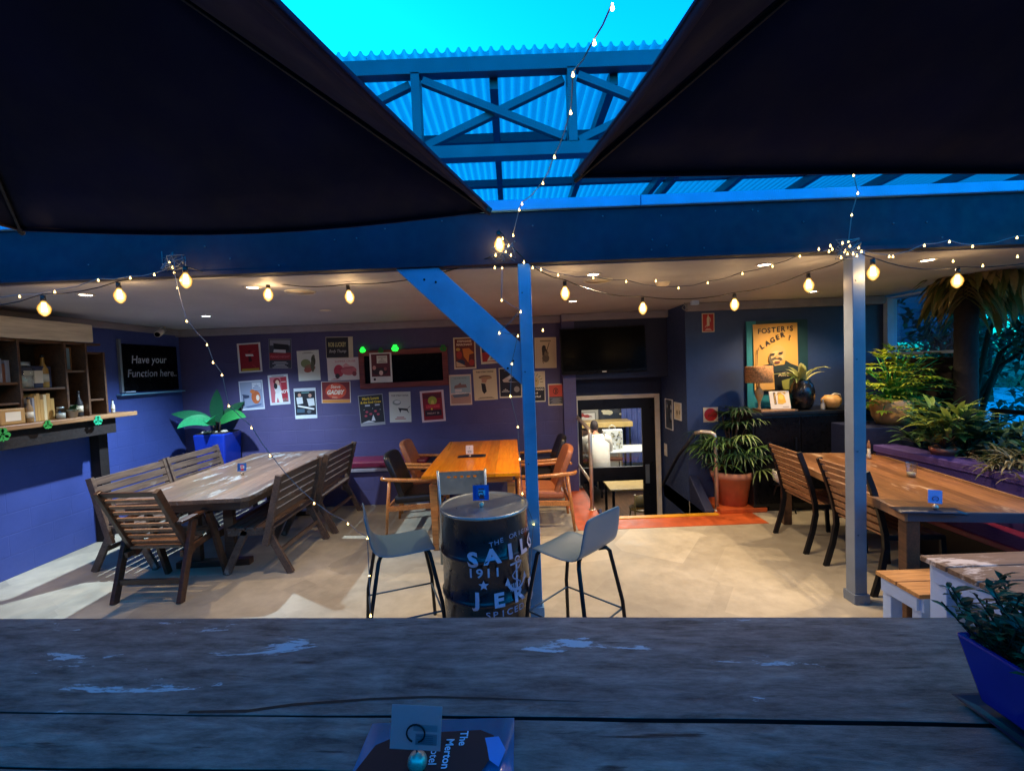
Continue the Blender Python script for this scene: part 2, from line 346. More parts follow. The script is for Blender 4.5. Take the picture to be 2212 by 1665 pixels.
# ------------------------------------------------------------------ mesh builder
def frame(p0, p1, up=(0, 0, 1)):
    d = (Vector(p1) - Vector(p0)).normalized(); u = Vector(up)
    if abs(d.dot(u)) > 0.98: u = Vector((0, 1, 0)) if abs(d.y) < 0.9 else Vector((1, 0, 0))
    s = d.cross(u).normalized(); u2 = s.cross(d).normalized()
    return d, s, u2
class MB:
    def __init__(s): s.v = []; s.f = []; s.sm = []; s.col = []; s.cur = (1, 1, 1); s.uv = False
    def face(s, idx, smooth=False): s.f.append(tuple(idx)); s.sm.append(smooth); s.col.append(s.cur)
    def add(s, vs, fs, smooth=False):
        b = len(s.v); s.v += [tuple(v) for v in vs]
        for f in fs: s.face([b + i for i in f], smooth)
        return s
    def hexa(s, P): return s.add(P, [(0, 3, 2, 1), (4, 5, 6, 7), (0, 1, 5, 4), (1, 2, 6, 5), (2, 3, 7, 6), (3, 0, 4, 7)])
    def box(s, x0, x1, y0, y1, z0, z1):
        return s.hexa([(x0, y0, z0), (x1, y0, z0), (x1, y1, z0), (x0, y1, z0), (x0, y0, z1), (x1, y0, z1), (x1, y1, z1), (x0, y1, z1)])
    def cbox(s, c, d, rz=0.0):
        m = Matrix.Rotation(rz, 3, 'Z'); c = Vector(c); h = [x / 2 for x in d]
        P = [c + m @ Vector((a * h[0], b * h[1], e * h[2])) for e in (-1, 1) for a, b in ((-1, -1), (1, -1), (1, 1), (-1, 1))]
        return s.hexa(P)
    def bar(s, p0, p1, w, h, up=(0, 0, 1)):
        d, sd, u = frame(p0, p1, up); p0 = Vector(p0); p1 = Vector(p1); P = []
        for p in (p0, p1):
            for a, b in ((-1, -1), (1, -1), (1, 1), (-1, 1)): P.append(p + sd * (a * w / 2) + u * (b * h / 2))
        return s.hexa(P)
    def tube(s, pts, r, n=8, cap=True, smooth=True, taper=None):
        pts = [Vector(p) for p in pts]; b = len(s.v); N = len(pts); prev = None
        for i, p in enumerate(pts):
            t = (pts[min(i + 1, N - 1)] - pts[max(i - 1, 0)]).normalized()
            if prev is None:
                u = Vector((0, 0, 1)) if abs(t.z) < 0.9 else Vector((1, 0, 0)); sd = t.cross(u).normalized()
            else: sd = (prev - t * prev.dot(t)).normalized()
            prev = sd; u = sd.cross(t).normalized()
            rr = r[i] if isinstance(r, (list, tuple)) else r
            for k in range(n):
                a = 2 * pi * k / n; s.v.append(tuple(p + sd * (cos(a) * rr) + u * (sin(a) * rr)))
        for i in range(N - 1):
            for k in range(n):
                a = b + i * n + k; c = b + i * n + (k + 1) % n
                s.face((a, c, c + n, a + n), smooth)
        if cap:
            s.face([b + k for k in range(n)][::-1]); s.face([b + (N - 1) * n + k for k in range(n)])
        return s
    def lathe(s, prof, n=24, c=(0, 0, 0), smooth=True, fn=None):
        b = len(s.v)
        for r, z in prof:
            for k in range(n):
                a = 2 * pi * k / n; q = fn(a, z) if fn else 1.0
                s.v.append((c[0] + r * q * cos(a), c[1] + r * q * sin(a), c[2] + z))
        for i in range(len(prof) - 1):
            for k in range(n):
                a = b + i * n + k; e = b + i * n + (k + 1) % n
                s.face((a, e, e + n, a + n), smooth)
        if prof[0][0] > 1e-4: s.face([b + k for k in range(n)][::-1])
        if prof[-1][0] > 1e-4: s.face([b + (len(prof) - 1) * n + k for k in range(n)])
        return s
    def ball(s, c, r, n=10, sz=(1, 1, 1)):
        b = len(s.v); m = max(5, n // 2 + 1); c = Vector(c)
        for i in range(m + 1):
            th = pi * i / m
            for k in range(n):
                a = 2 * pi * k / n
                s.v.append((c.x + r * sz[0] * sin(th) * cos(a), c.y + r * sz[1] * sin(th) * sin(a), c.z - r * sz[2] * cos(th)))
        for i in range(m):
            for k in range(n):
                a = b + i * n + k; e = b + i * n + (k + 1) % n; s.face((a, e, e + n, a + n), True)
        return s
    def prism(s, poly, z0, z1):
        n = len(poly); b = len(s.v); s.v += [(x, y, z0) for x, y in poly] + [(x, y, z1) for x, y in poly]
        s.face([b + i for i in range(n)][::-1]); s.face([b + n + i for i in range(n)])
        for i in range(n): j = (i + 1) % n; s.face((b + i, b + j, b + n + j, b + n + i))
        return s
    def blade(s, base, d, L, w, droop=0.6, seg=4, up=(0, 0, 1), fold=0.0, shape='lance'):
        """one leaf: a strip that arches over under its own weight"""
        d = Vector(d).normalized(); p = Vector(base); upv = Vector(up); b = len(s.v); st = L / seg
        for i in range(seg + 1):
            t = i / seg
            if shape == 'lance': ww = w * (sin(pi * min(1, 0.12 + t * 0.88)) ** 0.7)
            elif shape == 'ovate': ww = w * (sin(pi * (0.06 + 0.94 * t) ** 0.85) ** 0.8)
            else: ww = w * (1 - t * 0.85)
            if i == seg: ww = w * 0.04
            sd = d.cross(upv)
            if sd.length < 1e-3: sd = Vector((1, 0, 0))
            sd.normalize(); nrm = sd.cross(d).normalized()
            s.v += [tuple(p - sd * ww / 2 + nrm * (ww * fold)), tuple(p), tuple(p + sd * ww / 2 + nrm * (ww * fold))]
            p = p + d * st; d = (d + Vector((0, 0, -droop / seg))).normalized()
        for i in range(seg):
            a = b + i * 3; s.face((a, a + 1, a + 4, a + 3), True); s.face((a + 1, a + 2, a + 5, a + 4), True)
        return s
    def build(s, name, mat, parent=None, loc=None, bevel=0.0, rot=None, uvbox=False, colors=False, recalc=False):
        me = bpy.data.meshes.new(name); me.from_pydata(s.v, [], s.f); me.update()
        me.polygons.foreach_set('use_smooth', s.sm)
        if colors:
            ca = me.color_attributes.new('Col', 'FLOAT_COLOR', 'CORNER'); buf = []
            for p, c in zip(me.polygons, s.col): buf += [c[0], c[1], c[2], 1.0] * p.loop_total
            ca.data.foreach_set('color', buf)
        if uvbox:
            uv = me.uv_layers.new(name='UVMap')
            for p in me.polygons:
                nx, ny, nz = [abs(q) for q in p.normal]
                for li in p.loop_indices:
                    v = me.vertices[me.loops[li].vertex_index].co
                    uv.data[li].uv = (v.y, v.z) if nx > ny and nx > nz else ((v.x, v.z) if ny > nz else (v.x, v.y))
        o = bpy.data.objects.new(name, me); C.objects.link(o)
        ms = mat if isinstance(mat, (list, tuple)) else [mat]
        for m in ms: me.materials.append(MATS[m])
        if parent is not None: o.parent = parent
        if loc is not None: o.location = loc
        if rot is not None: o.rotation_euler = rot
        if bevel:
            bv = o.modifiers.new('bevel', 'BEVEL'); bv.width = bevel; bv.segments = 2; bv.limit_method = 'ANGLE'; bv.angle_limit = R(40)
        return o

def tag(o, label=None, cat=None, group=None, kind=None):
    if label: o['label'] = label
    if cat: o['category'] = cat
    if group: o['group'] = group
    if kind: o['kind'] = kind
    return o
def thing(name, label, cat, loc=(0, 0, 0), rz=0.0, group=None, rot=None):
    o = bpy.data.objects.new(name, None); C.objects.link(o); o.location = loc
    o.rotation_euler = rot if rot else (0, 0, rz); o.empty_display_size = 0.1
    return tag(o, label, cat, group)
def kids(o): return [c for c in bpy.data.objects if c.parent is o]
def dup(o, loc, rz, label, parent=None, rot=None):
    c = o.copy(); C.objects.link(c)
    if parent is None:
        c.location = loc; c.rotation_euler = rot if rot else (0, 0, rz); c['label'] = label
    else: c.parent = parent
    for k in kids(o): dup(k, None, None, None, c)
    return c

# ------------------------------------------------------------------ flat printed things
_tcache = {}
def glyphs(txt, bold=0.0, shear=0.0):
    key = (txt, bold, shear)
    if key in _tcache: return _tcache[key]
    cu = bpy.data.curves.new('t', 'FONT'); cu.body = txt; cu.size = 1.0; cu.offset = bold; cu.shear = shear
    cu.resolution_u = 3; cu.fill_mode = 'FRONT'
    ob = bpy.data.objects.new('t', cu); C.objects.link(ob)
    dg = bpy.context.evaluated_depsgraph_get(); me = bpy.data.meshes.new_from_object(ob.evaluated_get(dg))
    vs = [(v.co.x, v.co.y) for v in me.vertices]; fs = [tuple(p.vertices) for p in me.polygons]
    bpy.data.objects.remove(ob); bpy.data.curves.remove(cu); bpy.data.meshes.remove(me)
    if vs:
        xs = [v[0] for v in vs]; ys = [v[1] for v in vs]; cx = (min(xs) + max(xs)) / 2; cy = (min(ys) + max(ys)) / 2
        vs = [(x - cx, y - cy) for x, y in vs]; r = (vs, fs, max(xs) - min(xs), max(ys) - min(ys))
    else: r = ([], [], 1, 1)
    _tcache[key] = r; return r
class Art:
    """printing on a flat sheet: layered coloured shapes; u right, v up, centred"""
    def __init__(s, w, h, step=0.0004): s.w = w; s.h = h; s.L = []; s.step = step; s.d = 0.0
    def poly(s, pts, col, fs=None, lift=True):
        if lift: s.d += s.step
        s.L.append(([(x, y) for x, y in pts], fs or [tuple(range(len(pts)))], lin(col), s.d)); return s
    def rect(s, x0, y0, x1, y1, col):   # in unit coords -1..1
        a, b = s.w / 2, s.h / 2; return s.poly([(x0 * a, y0 * b), (x1 * a, y0 * b), (x1 * a, y1 * b), (x0 * a, y1 * b)], col)
    def P(s, pts, col): a, b = s.w / 2, s.h / 2; return s.poly([(x * a, y * b) for x, y in pts], col)
    def ell(s, cx, cy, rx, ry, col, n=18, a0=0, a1=360):
        a, b = s.w / 2, s.h / 2
        return s.poly([(cx * a + rx * a * cos(R(a0 + (a1 - a0) * k / n)), cy * b + ry * b * sin(R(a0 + (a1 - a0) * k / n))) for k in range(n if a1 - a0 >= 360 else n + 1)], col)
    def line(s, pts, wd, col):
        a, b = s.w / 2, s.h / 2; pts = [(x * a, y * b) for x, y in pts]; s.d += s.step
        for (x0, y0), (x1, y1) in zip(pts, pts[1:]):
            l = math.hypot(x1 - x0, y1 - y0) or 1; nx, ny = -(y1 - y0) / l * wd / 2, (x1 - x0) / l * wd / 2
            s.d += s.step * 0.05
            s.poly([(x0 - nx, y0 - ny), (x1 - nx, y1 - ny), (x1 + nx, y1 + ny), (x0 + nx, y0 + ny)], col, lift=False)
        return s
    def text(s, t, cx, cy, h, col, maxw=None, rot=0, bold=0.0, shear=0.0, wmul=1.0):
        vs, fs, tw, th = glyphs(t, bold, shear)
        if not vs: return s
        k = h * s.h / 2 / 0.72; kx = k * wmul
        if maxw and tw * kx > maxw * s.w / 2: kx = maxw * s.w / 2 / tw
        c, q = cos(R(rot)), sin(R(rot)); s.d += s.step
        s.L.append(([(cx * s.w / 2 + x * kx * c - y * k * q, cy * s.h / 2 + x * kx * q + y * k * c) for x, y in vs], fs, lin(col), s.d)); return s
    def build(s, name, base='#e8e4da', thick=0.001, fn=None, parent=None, loc=None, rot=None, mat='print', sheet=True, curl=0.0):
        mb = MB(); f = fn or (lambda u, v, d: (u, -d - (curl * max(0, (-v / s.h * 2)) ** 3), v))
        if sheet:
            mb.cur = lin(base); a, b = s.w / 2, s.h / 2; n = 6
            for i in range(n):
                v0 = -b + 2 * b * i / n; v1 = -b + 2 * b * (i + 1) / n
                q = [f(-a, v0, 0), f(a, v0, 0), f(a, v1, 0), f(-a, v1, 0)]
                r_ = [f(-a, v0, -thick), f(a, v0, -thick), f(a, v1, -thick), f(-a, v1, -thick)]
                mb.add(q + r_, [(0, 1, 2, 3), (7, 6, 5, 4), (4, 5, 1, 0), (3, 2, 6, 7), (5, 6, 2, 1), (0, 3, 7, 4)])
        for pts, fs, col, d in s.L:
            mb.cur = col; mb.add([f(x, y, d) for x, y in pts], fs)
        return mb.build(name, mat, parent, loc, rot=rot, colors=True)
# =================================================================== SETTING
BY, LX, RY, SX, CEIL, DW = 6.40, -4.75, 5.60, 2.20, 2.50, 6.55
LOW = -0.95
# ground, floors
g = MB().add([(-300, -300, -1.35), (300, -300, -1.35), (300, 300, -1.35), (-300, 300, -1.35)], [(0, 1, 2, 3)]).build('ground', 'grass'); tag(g, kind='structure')
f = MB()
f.box(-6, 6.2, -4, 5.10, -0.2, 0); f.box(-6, 0.98, 5.10, 7.0, -0.2, 0); f.box(SX, 6.2, 5.10, 7.0, -0.2, 0)
tag(f.build('floor', 'floor_concrete'), kind='structure')
p = MB()
p.box(0.66, 0.98, 4.74, BY, 0, 0.004); p.box(0.98, 2.72, 4.74, 5.03, 0, 0.004)
p.box(2.32, 2.72, 5.03, 5.28, 0, 0.004)
tag(p.build('stair_edge_paint', 'orange_paint'), kind='structure')
n_ = MB().box(0.981, 2.32, 5.031, 5.115, 0.001, 0.012).build('stair_nosing', 'yellow_paint'); tag(n_, kind='structure')
s = MB()
for i in range(4):
    s.box(0.98, SX, 5.11 + 0.26 * i, 5.11 + 0.26 * (i + 1), -1.3, -0.19 * (i + 1))
s.box(0.98, SX, 5.11 + 1.04, 6.72, -1.3, LOW)
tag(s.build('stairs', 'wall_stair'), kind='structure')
s = MB().box(0.90, 0.979, 5.12, 6.53, -1.0, -0.004)
tag(s.build('stair_side', 'wall_stair'), kind='structure')
# left inside guard board of the stair and right kerb
o = MB().bar((1.0, 5.2, -0.06), (1.0, 6.5, -0.64), 0.03, 0.26).build('stair_stringer', 'wall_slate', loc=(0, 0, 0), bevel=.004)
tag(o, 'slate blue sloping board down the left side of the stairwell', 'stringer')
o = MB().hexa([(SX, 5.13, -0.9), (2.31, 5.13, -0.001), (2.31, 5.59, -0.001), (SX, 5.59, -0.9), (SX, 5.13, 0.03), (2.31, 5.13, 0.03), (2.31, 5.59, 0.34), (SX, 5.59, 0.34)]).build('stair_kerb', 'wall_stair', bevel=.01)
tag(o, 'chipped navy wedge of wall at the right side of the stairwell by the terracotta pot', 'kerb')

def wall(name, box, mat, label, cat='wall'):
    x0, x1, y0, y1, z0, z1 = box; cx, cy = (x0 + x1) / 2, (y0 + y1) / 2
    o = MB().box(x0 - cx, x1 - cx, y0 - cy, y1 - cy, 0, z1 - z0).build(name, mat, loc=(cx, cy, z0), uvbox=True)
    return tag(o, label, cat)
wall('poster_wall', (-5.0, 0.72, BY, BY + .2, 0, 3.0), 'wall_navy', 'long indigo painted wall covered with gig posters behind the seating')
wall('side_wall', (-5.0, LX, -3, BY, 0, 3.0), 'wall_blue', 'bright blue painted block wall at the left, below the shelves and chalkboard')
wall('door_wall', (0.72, 0.90, 6.25, DW, -1.0, 3.0), 'wall_navy', 'narrow dark strip of wall between the posters and the glass door')
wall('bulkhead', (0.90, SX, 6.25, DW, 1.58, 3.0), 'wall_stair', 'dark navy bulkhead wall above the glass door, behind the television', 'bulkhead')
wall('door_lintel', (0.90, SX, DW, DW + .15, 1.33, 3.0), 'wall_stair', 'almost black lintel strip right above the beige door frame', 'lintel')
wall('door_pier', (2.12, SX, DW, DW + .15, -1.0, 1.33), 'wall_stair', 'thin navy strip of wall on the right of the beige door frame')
wall('stair_wall', (SX, SX + .15, RY, DW + .15, -1.0, 3.0), 'wall_slate', 'slate wall down the right side of the stairs with two small pictures')
wall('corner_wall', (SX + .15, 4.70, RY, RY + .2, 0, 3.0), 'wall_slate', 'slate blue wall behind the yellow beer poster and black cabinet')
wall('low_side_wall', (4.70, 4.85, 4.62, RY + .2, -1, 1.72), 'brown_timber', 'dark low wall under the garden window, behind the bright leafy plant')
# stair well right side below floor
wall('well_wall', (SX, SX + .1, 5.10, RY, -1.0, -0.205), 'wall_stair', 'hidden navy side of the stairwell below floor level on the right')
# ceiling and cornice
c = MB().box(-5.0, 4.66, 3.22, 7.0, CEIL, CEIL + .16); tag(c.build('ceiling', 'ceiling_paint', uvbox=True), kind='structure')
c = MB(); c.box(LX, 0.72, BY - .07, BY, CEIL - .10, CEIL); c.box(0.72, SX, 6.18, 6.25, CEIL - .10, CEIL); c.box(SX, 4.66, RY - .07, RY, CEIL - .10, CEIL)
c.box(LX, LX + .06, 3.3, BY - .07, CEIL - .08, CEIL)
tag(c.build('cornice', 'cornice_paint', bevel=.012), kind='structure')
# roof structure hidden over the right and the bar, closes the sky off
# ---- front beam
def beam_obj():
    t = thing('roof_beam', 'deep navy fascia beam right across the terrace with a pale blue flashing on top', 'beam', (0, 3.13, 2.505))
    m = MB(); m.box(-6.5, 6.5, 0, 0.07, 0, 0.355)
    m.build('fascia', 'beam_paint', t, bevel=.004)
    m = MB(); m.box(-6.5, 6.5, -0.012, 0.0, 0.0, 0.028); m.build('drip_edge', 'beam_paint', t)
    m = MB(); m.box(-6.5, 0.93, -0.03, 0.12, 0.357, 0.43); m.box(0.935, 6.5, -0.03, 0.12, 0.357, 0.43); m.build('flashing', 'gutter_paint', t, bevel=.006)
    m = MB()
    rr = random.Random(3)
    for k in range(26):
        m.ball((rr.uniform(-4, 4), -0.002, rr.uniform(.04, .33)), .006, 6)
    m.build('screw_heads', 'roof_steel', t)
beam_obj()
# ---- posts
def post(x, label, brace, mat):
    t = thing('post', label, 'post', (x, 3.16, 0)); w = .044
    MB().box(-w, w, -w, w, 0, 2.50).build('shaft', mat, t, bevel=.004)
    MB().box(-w - .012, w + .012, -w - .012, w + .012, 0, .07).build('foot_collar', mat, t, bevel=.003)
    for z in (.5, 1.1, 1.75, 2.3): MB().tube([(-.02, -w - .004, z), (-.02, -w + .002, z)], .006, 8).build('bolt_head', 'roof_steel', t)
    if brace:
        m = MB(); m.bar((-.03, .0, 1.80), (-.76, .0, 2.60), .05, .20, up=(0, 1, 0)) if False else None
        P = [(-.046, 1.66), (-.046, 1.96), (-.60, 2.502), (-.90, 2.502)]
        m = MB(); b = [(x_, -.022, z_) for x_, z_ in P] + [(x_, .022, z_) for x_, z_ in P]
        m.add(b, [(0, 1, 2, 3), (7, 6, 5, 4), (0, 4, 5, 1), (1, 5, 6, 2), (2, 6, 7, 3), (3, 7, 4, 0)])
        br = m.build('brace', mat, t, bevel=.003)
        for q in ((-.10, 1.83), (-.14, 1.78), (-.62, 2.4), (-.70, 2.42)): MB().tube([(q[0], -.027, q[1]), (q[0], -.02, q[1])], .008, 8).build('bolt_head', 'black_metal', br)
    return t
post(0.115, 'bright blue square post with a diagonal brace, behind the black drum', True, 'post_paint')
post(2.44, 'slim grey blue square post standing by the slatted dining chairs', False, 'post_grey')

# ---- clear roof beyond the beam
def roof():
    t = thing('roof', 'clear blue corrugated roof on a steel truss and purlins, above the beam', 'roof', (0, 3.25, 4.0))
    x0, x1, y0, y1 = -7.6, 9.0, -.06, 5.6; pitch = .076; n = int((x1 - x0) / pitch * 6)
    m = MB(); prof = []
    for i in range(n + 1):
        x = x0 + i * pitch / 6; prof.append((x, .011 * sin(2 * pi * (x - x0) / pitch) + (.016 if (i % 6) in (1, 2) else 0)))
    for x, z in prof: m.v += [(x, y0, z), (x, y1, z)]
    for i in range(n): m.face((2 * i, 2 * i + 2, 2 * i + 3, 2 * i + 1), True)
    m.build('roof_sheet', 'polycarbonate', t)
    tr = thing('truss', None, None); tr.parent = t; tr.location = (0, 0, 0)
    m = MB(); m.box(-7.6, 9, -.045, .045, -.125, -.03); m.box(-7.6, 9, -.05, -.046, -.135, -.12); m.build('top_chord', 'roof_steel', tr)
    m = MB(); m.box(-7.6, 9, -.045, .045, -.72, -.635); m.build('bottom_chord', 'roof_steel', tr)
    xs = [-0.60 + 1.10 * k for k in range(-5, 9)]
    for x in xs:
        MB().box(x - .03, x + .03, -.05, .05, -.634, -.126).build('upright', 'roof_steel', tr)
    for k, x in enumerate(xs[:-1]):
        if k % 2 == 1 or True:
            a = MB().bar((x + .05, -.012, -.17), (x + 1.05, -.012, -.60), .05, .045, up=(0, 1, 0)); a.build('diagonal', 'roof_steel', tr)
        if x > -1.0 and x < 0 or k % 2 == 0:
            a = MB().bar((x + .05, .03, -.60), (x + 1.05, .03, -.17), .05, .045, up=(0, 1, 0)); a.build('diagonal', 'roof_steel', tr)
    for y in (1.03, 2.05, 3.1, 4.2, 5.4):
        MB().box(-7.6, 9, y - .035, y + .035, -.10, -.022).build('purlin', 'roof_steel', t)
    for x in (-2.55, -1.02, -.05, .82, 1.74, 1.90, 2.65, 3.55, 4.5, 5.4, 6.3):
        MB().box(x - .03, x + .03, .05, 5.5, -.20, -.105).build('rafter', 'roof_steel', t)
    for x in (-7.4, -3.9, 8.8):
        MB().box(x - .05, x + .05, -.04, .06, -1.2, -.722).build('column', 'roof_steel', t)
roof()
# brick gable closing the far end under the clear roof (upstand of the building)
o = wall('parapet', (-7.5, 8.9, 8.9, 9.1, 2.0, 3.9), 'wall_slate', 'dim blue wall far behind under the clear roof', 'wall')
o = MB().box(-6.5, 6.5, 3.25, 9.0, 2.67, 2.72).build('flat_roof', 'gutter_paint'); tag(o, kind='structure')

# ---- umbrellas
def umbrella(A, B, Cc, Dd, hub, label, pole, sag, droop=0.0):
    c0 = Vector((hub.x, hub.y, 0))
    t = thing('market_umbrella', label, 'umbrella', c0, 0, 'large dark terrace umbrellas')
    cor = [Vector(q) - c0 for q in (A, B, Cc, Dd)]; H = Vector((0, 0, hub.z)); N = 10
    m = MB(); m2 = MB()
    for k in range(4):
        P, Q = cor[k], cor[(k + 1) % 4]; rows = []
        mid = (P + Q) / 2; inward = (Vector((0, 0, mid.z)) - mid).normalized()
        for i in range(N + 1):
            u = i / N; e = P.lerp(Q, u); s_ = sin(pi * u); e = e + inward * (s_ * sag[k]) - Vector((0, 0, s_ * (droop if k == 0 else 0))); rows.append([H.lerp(e, j / 6) - Vector((0, 0, s_ * .05 * sin(pi * j / 6))) for j in range(7)])
        b = len(m.v)
        for r_ in rows: m.v += [tuple(q) for q in r_]
        for i in range(N):
            for j in range(6): a = b + i * 7 + j; m.face((a, a + 1, a + 8, a + 7), True)
        # hem
        b2 = len(m2.v)
        for r_ in rows:
            e = r_[6]; m2.v += [tuple(e + Vector((0, 0, .012))), tuple(e + (Vector((0, 0, e.z)) - e).normalized() * .022 - Vector((0, 0, .02)))]
        for i in range(N): a = b2 + i * 2; m2.face((a, a + 1, a + 3, a + 2), True)
    cn = m.build('canopy', 'canvas_navy', t)
    sd = cn.modifiers.new('thick', 'SOLIDIFY'); sd.thickness = .006
    h = m2.build('hem', 'canvas_brown', cn); sd = h.modifiers.new('thick', 'SOLIDIFY'); sd.thickness = .004
    for k in range(4):
        P = cor[k]; d = (P - H); a = H + d * .04 - Vector((0, 0, .026)); b = P - d * .012 - Vector((0, 0, .026))
        r_ = MB().bar(a, b + d.normalized() * .03, .014, .018); o = r_.build('rib', 'rib_metal', t, bevel=.003)
        st0 = Vector((0, 0, hub.z - .75)); st1 = H + d * .55 - Vector((0, 0, .08))
        MB().bar(b + d.normalized() * -.02 + Vector((0, 0, .01)), b + d.normalized() * .03 + Vector((0, 0, .012)), .03, .034).build('rib_cap', 'rib_metal', o, bevel=.006)
    MB().tube([(0, 0, 0.05), (0, 0, hub.z - .03)], .03, 16).build('pole', 'rib_metal', t)
    MB().lathe([(.02, hub.z - .8), (.06, hub.z - .78), (.06, hub.z - .72), (.02, hub.z - .7)], 16).build('runner', 'rib_metal', t)
    MB().box(-.35, .35, -.35, .35, 0, .07).build('base', 'black_metal', t, bevel=.01)
    return t
A = onz(1058, 452, 2.645); B = onz(46, 494, 2.645)
C1 = A + (Vector((-0.50, 1.05, 2.645)) - A) * 1.80; D1 = B + (C1 - A)
umbrella(A, B, D1, C1, (A + D1) / 2 + Vector((0, 0, .85)), 'large dark umbrella over the left side, its corner tip above the drum', True, (-.02, .15, .15, .012), .062)
A = onz(1242, 378, 2.645); B2 = onz(2211, 372, 2.645); B = A + (B2 - A) * 1.2; B.z = 2.645
C1 = onz(1425, 0, 2.645); C1 = A + (C1 - A) * 2.55; D1 = B + (C1 - A)
umbrella(A, B, D1, C1, (A + D1) / 2 + Vector((0, 0, .80)), 'large dark umbrella over the right side with a purple brown edge panel', True, (.02, .12, .12, .10))

# ---- ceiling fittings
def downlight(x, y, state, label):
    p = onz(x, y, CEIL); t = thing('downlight', label, 'ceiling light', (p.x, p.y, CEIL), 0, 'round recessed lights in the ceiling')
    MB().lathe([(.062, -.001), (.062, -.006), (.050, -.010), (.044, -.004)], 24).build('trim', 'white_plastic', t)
    MB().lathe([(.044, -.004), (.0001, -.0045)], 24).build('lens', {'w': 'down_warm', 'c': 'down_cool', 'o': 'white_plastic'}[state], t)
    return t
DL = [(185, 636, 'w', 'glowing warm ceiling light nearest the shelves at the left end'),
      (545, 620, 'w', 'glowing warm ceiling light left of the left round ceiling speaker'),
      (1281, 592, 'w', 'warm ceiling light just above the right round ceiling speaker'),
      (1650, 571, 'w', 'glowing warm ceiling light nearest the beam, left of the grey post'),
      (2003, 561, 'w', 'glowing warm ceiling light furthest right beyond the grey post'),
      (445, 682, 'c', 'cool white ceiling light near the corner above the leafy plant'),
      (702, 670, 'o', 'small unlit ceiling light between the left bulbs'),
      (1237, 650, 'w', 'warm ceiling light behind the festoon bulb right of the blue post'),
      (1755, 629, 'w', 'warm ceiling light in the back row above the black cabinet')]
EN = {'w': 120, 'c': 500}
for x, y, st, lb in DL:
    downlight(x, y, st, lb)
    if st != 'o':
        p = onz(x, y, CEIL); lamp('downlight_beam', 'SPOT', (p.x, p.y, CEIL - .02), EN[st] * (.65 if st == 'w' and x < 600 else 1), WARM if st == 'w' else COOL, .03, 134, .8, (p.x, p.y, 0))
def speaker(x, y, lb):
    p = onz(x, y, CEIL); t = thing('ceiling_speaker', lb, 'speaker', (p.x, p.y, CEIL), 0, 'round white ceiling speakers')
    MB().lathe([(.125, -.001), (.125, -.006), (.115, -.012), (.110, -.008)], 32).build('ring', 'white_plastic', t)
    MB().lathe([(.110, -.008), (.0001, -.010)], 32).build('grille', 'cream_paint', t)
speaker(648, 630, 'round white speaker in the ceiling between the left festoon bulbs'); speaker(1291, 605, 'round white speaker in the ceiling right of the blue post')
p = onz(1431, 610, CEIL); t = thing('smoke_detector', 'cream smoke detector dome on the ceiling', 'smoke detector', (p.x, p.y, CEIL))
MB().lathe([(.062, -.001), (.062, -.012), (.05, -.03), (.02, -.04), (.0001, -.04)], 20).build('housing', 'cream_paint', t)
MB().lathe([(.07, -.0005), (.07, -.006), (.06, -.008)], 20).build('base', 'white_plastic', t)
p = ony(1500, 648, 5.35); t = thing('motion_sensor', 'small pale blue white sensor box under the ceiling above the stairwell', 'sensor', (p.x, p.y, p.z))
MB().box(-.045, .045, -.03, .03, -.06, .04).build('housing', 'white_timber', t, bevel=.01)
MB().tube([(0, 0, .04), (0, 0, CEIL - p.z)], .012, 10).build('stem', 'white_plastic', t)
MB().ball((-.01, -.03, .02), .018, 10).build('lens', 'bulb_core', t)
p = ony(1478, 658, 5.5); o = MB().tube([(0, 0, CEIL - p.z), (0, 0, 0), (.03, 0, -.04), (0, 0, -.07), (-.03, 0, -.04), (0, 0, 0)], .005, 6).build('hanging_hook', 'grey_metal', loc=p)
tag(o, 'thin metal hook hanging from the ceiling at the stairwell corner', 'hook')
p = onx(352, 716, -4.55); t = thing('security_camera', 'white bullet security camera under the ceiling above the chalkboard', 'camera', (p.x, p.y, 2.43))
m = MB(); m.tube([(0, 0, .02), (.05, -.16, -.05)], .038, 14); m.build('body', 'white_plastic', t)
MB().tube([(.0505, -.161, -.0505), (.052, -.166, -.052)], .030, 14).build('lens', 'screen', t)
MB().tube([(0, .02, .02), (0, .03, CEIL - 2.43)], .014, 8).build('mount', 'white_plastic', t)
